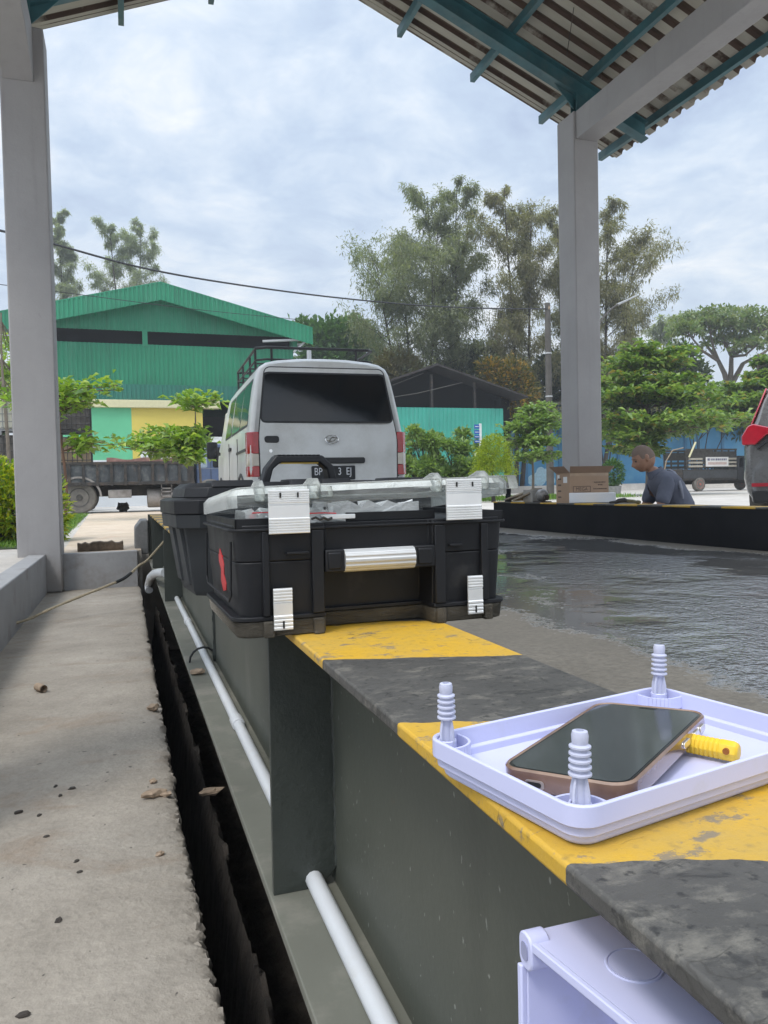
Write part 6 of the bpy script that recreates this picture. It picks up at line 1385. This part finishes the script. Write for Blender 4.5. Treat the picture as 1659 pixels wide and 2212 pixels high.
# umbrella rain tree
DR=62;kr=DR/F_; b=gb(1572,DR)
t=thing('umbrella_tree','wide flat topped tree with pale forking limbs at the right','tree',b)
tops=[(1500,692,60),(1545,680,70),(1610,684,75),(1660,700,60),(1570,735,55),(1640,742,60),(1700,715,70),(1480,712,32),(1590,705,60),(1530,700,45)]
mb=MB(); P=[];Dd=[]
ft=at(1574,840,D=DR); mb.tube([Vector(b),ft],[.45,.32],8)
forks=[at(1552,780,D=DR),at(1580,770,D=DR),at(1605,785,D=DR)]
for f_ in forks: mb.tube([ft,ft.lerp(f_,.5)+Vector((.1,0,.1)),f_],[.26,.2,.16],6)
for (px,py,rp) in tops:
    c=at(px,py,D=DR+random.uniform(-3,3)); f_=min(forks,key=lambda q:(q-c).length)
    mb.tube([f_,f_.lerp(c,.5)+Vector((0,0,-.4)),c],[.14,.10,.05],5)
    for j in range(7):
        a=random.uniform(0,2*PI); e=c+Vector((math.cos(a)*rp*kr*.8,math.sin(a)*rp*kr*.8,random.uniform(-.1,.5))); mb.tube([c.lerp(f_,.25),e],[.05,.012],4)
    m=650; th=rng.random(m)*2*PI; r_=np.sqrt(rng.random(m))*rp*kr*(1+.2*np.sin(th*5+px))
    z_=.55*(1-(r_/(rp*kr))**2)+rng.normal(size=m)*.14
    P.append(np.stack([c.x+r_*np.cos(th),c.y+r_*np.sin(th),c.z+z_-.2],1)); Dd.append(rnd_dirs(m)+np.array([0,0,-.1]))
mb.build('trunk','barkpale',t,smooth=True,world=True); P=np.concatenate(P); leaves('crown',P,np.concatenate(Dd),.42,.2,leafmat('rain_tree_leaves',[(.10,.16,.06),(.16,.22,.08),(.21,.23,.10)],.4,.5),t)
# ================================================================== HAZE
hm_=bpy.data.materials.new('haze_air'); hm_.use_nodes=True; nt=hm_.node_tree; nt.nodes.clear(); ho=nn(nt,'ShaderNodeOutputMaterial'); pv=nn(nt,'ShaderNodeVolumePrincipled'); pv.inputs['Color'].default_value=(.90,.93,.96,1); pv.inputs['Density'].default_value=.0016; pv.inputs['Anisotropy'].default_value=.2; nt.links.new(pv.outputs[0],ho.inputs['Volume'])
ho_=MB().box(-450,450,-50,880,-2.6,36).build('haze',hm_); tag(ho_,kind='stuff')
# ================================================================== LIGHT, SKY, CAMERA
w=bpy.data.worlds.new('World'); bpy.context.scene.world=w; w.use_nodes=True; nt=w.node_tree; nt.nodes.clear()
SUN_EL,SUN_AZ=math.radians(58),math.radians(232)   # azimuth clockwise from +Y
out=nn(nt,'ShaderNodeOutputWorld'); sky=nn(nt,'ShaderNodeTexSky',sky_type='NISHITA'); sky.sun_disc=False; sky.sun_elevation=SUN_EL; sky.sun_rotation=SUN_AZ; sky.air_density=1.2; sky.dust_density=2.5
b1=nn(nt,'ShaderNodeBackground'); nt.links.new(sky.outputs[0],b1.inputs[0]); b1.inputs[1].default_value=.10
v=coord(nt,'Generated'); s=nn(nt,'ShaderNodeSeparateXYZ'); nt.links.new(v,s.inputs[0])
den=mth(nt,'ADD',mth(nt,'MAXIMUM',s.outputs[2],0.0),.16)
cx=nn(nt,'ShaderNodeCombineXYZ'); nt.links.new(mth(nt,'DIVIDE',s.outputs[0],den),cx.inputs[0]); nt.links.new(mth(nt,'DIVIDE',s.outputs[1],den),cx.inputs[1])
n1=noise(nt,1.15,9,.56,vec=cx.outputs[0],dist=.35); n2=noise(nt,3.1,9,.6,vec=cx.outputs[0],dist=.5); n0=noise(nt,.5,3,.5,vec=cx.outputs[0])
n3=noise(nt,7.5,7,.62,vec=cx.outputs[0],dist=.8)
mixn=mth(nt,'ADD',mth(nt,'ADD',mth(nt,'MULTIPLY',n1,.42),mth(nt,'MULTIPLY',n3,.12)),mth(nt,'ADD',mth(nt,'MULTIPLY',n2,.28),mth(nt,'MULTIPLY',n0,.18)))
cc=ramp(nt,mixn,[(.39,(.38,.48,.68)),(.46,(.52,.64,.81)),(.505,(.66,.76,.89)),(.55,(.84,.89,.95)),(.60,(1.05,1.05,1.05))])
hz_=ramp(nt,s.outputs[2],[(0,.85),(.16,.25),(.35,0)]); cc=mixc(nt,.10,cc,(.92,.94,.97)); cc=mixc(nt,hz_,cc,(.80,.86,.90))
b2=nn(nt,'ShaderNodeBackground'); nt.links.new(cc,b2.inputs[0])
st=ramp(nt,s.outputs[2],[(0,.40),(.55,.46),(.85,1.0)]); sd_=nn(nt,'ShaderNodeVectorMath',operation='DOT_PRODUCT'); nt.links.new(v,sd_.inputs[0]); sd_.inputs[1].default_value=(math.sin(SUN_AZ)*math.cos(SUN_EL),math.cos(SUN_AZ)*math.cos(SUN_EL),math.sin(SUN_EL))
gl=mth(nt,'MULTIPLY_ADD',mth(nt,'POWER',mth(nt,'MAXIMUM',sd_.outputs['Value'],0.0),2.5),.35,1.0); b2s=mth(nt,'MULTIPLY',mth(nt,'MULTIPLY',st,2.2),gl); nt.links.new(b2s,b2.inputs[1])
mx=nn(nt,'ShaderNodeMixShader'); mx.inputs[0].default_value=.88; nt.links.new(b1.outputs[0],mx.inputs[1]); nt.links.new(b2.outputs[0],mx.inputs[2]); nt.links.new(mx.outputs[0],out.inputs[0])
sl=bpy.data.lights.new('sun','SUN'); sl.energy=1.5; sl.angle=math.radians(14); sl.color=(1,.95,.88); so=bpy.data.objects.new('sun',sl); C.objects.link(so)
dv=Vector((math.sin(SUN_AZ)*math.cos(SUN_EL),math.cos(SUN_AZ)*math.cos(SUN_EL),math.sin(SUN_EL))); so.rotation_euler=dv.to_track_quat('Z','Y').to_euler(); so.location=dv*30
cam=bpy.data.cameras.new('camera'); co=bpy.data.objects.new('camera',cam); C.objects.link(co)
co.matrix_world=Matrix(((RT.x,UP.x,-fw.x,0),(RT.y,UP.y,-fw.y,0),(RT.z,UP.z,-fw.z,0),(0,0,0,1)))
cam.sensor_fit='HORIZONTAL'; cam.sensor_width=36; cam.lens=36*F_/W_; cam.clip_start=.01; cam.clip_end=3000
sc=bpy.context.scene; sc.camera=co
sc.view_settings.view_transform='Standard'; sc.view_settings.look='None'; sc.view_settings.exposure=.3; sc.view_settings.gamma=1
sc.cycles.use_denoising=True; sc.cycles.max_bounces=8; sc.cycles.transparent_max_bounces=16
sc.cycles.sample_clamp_indirect=6
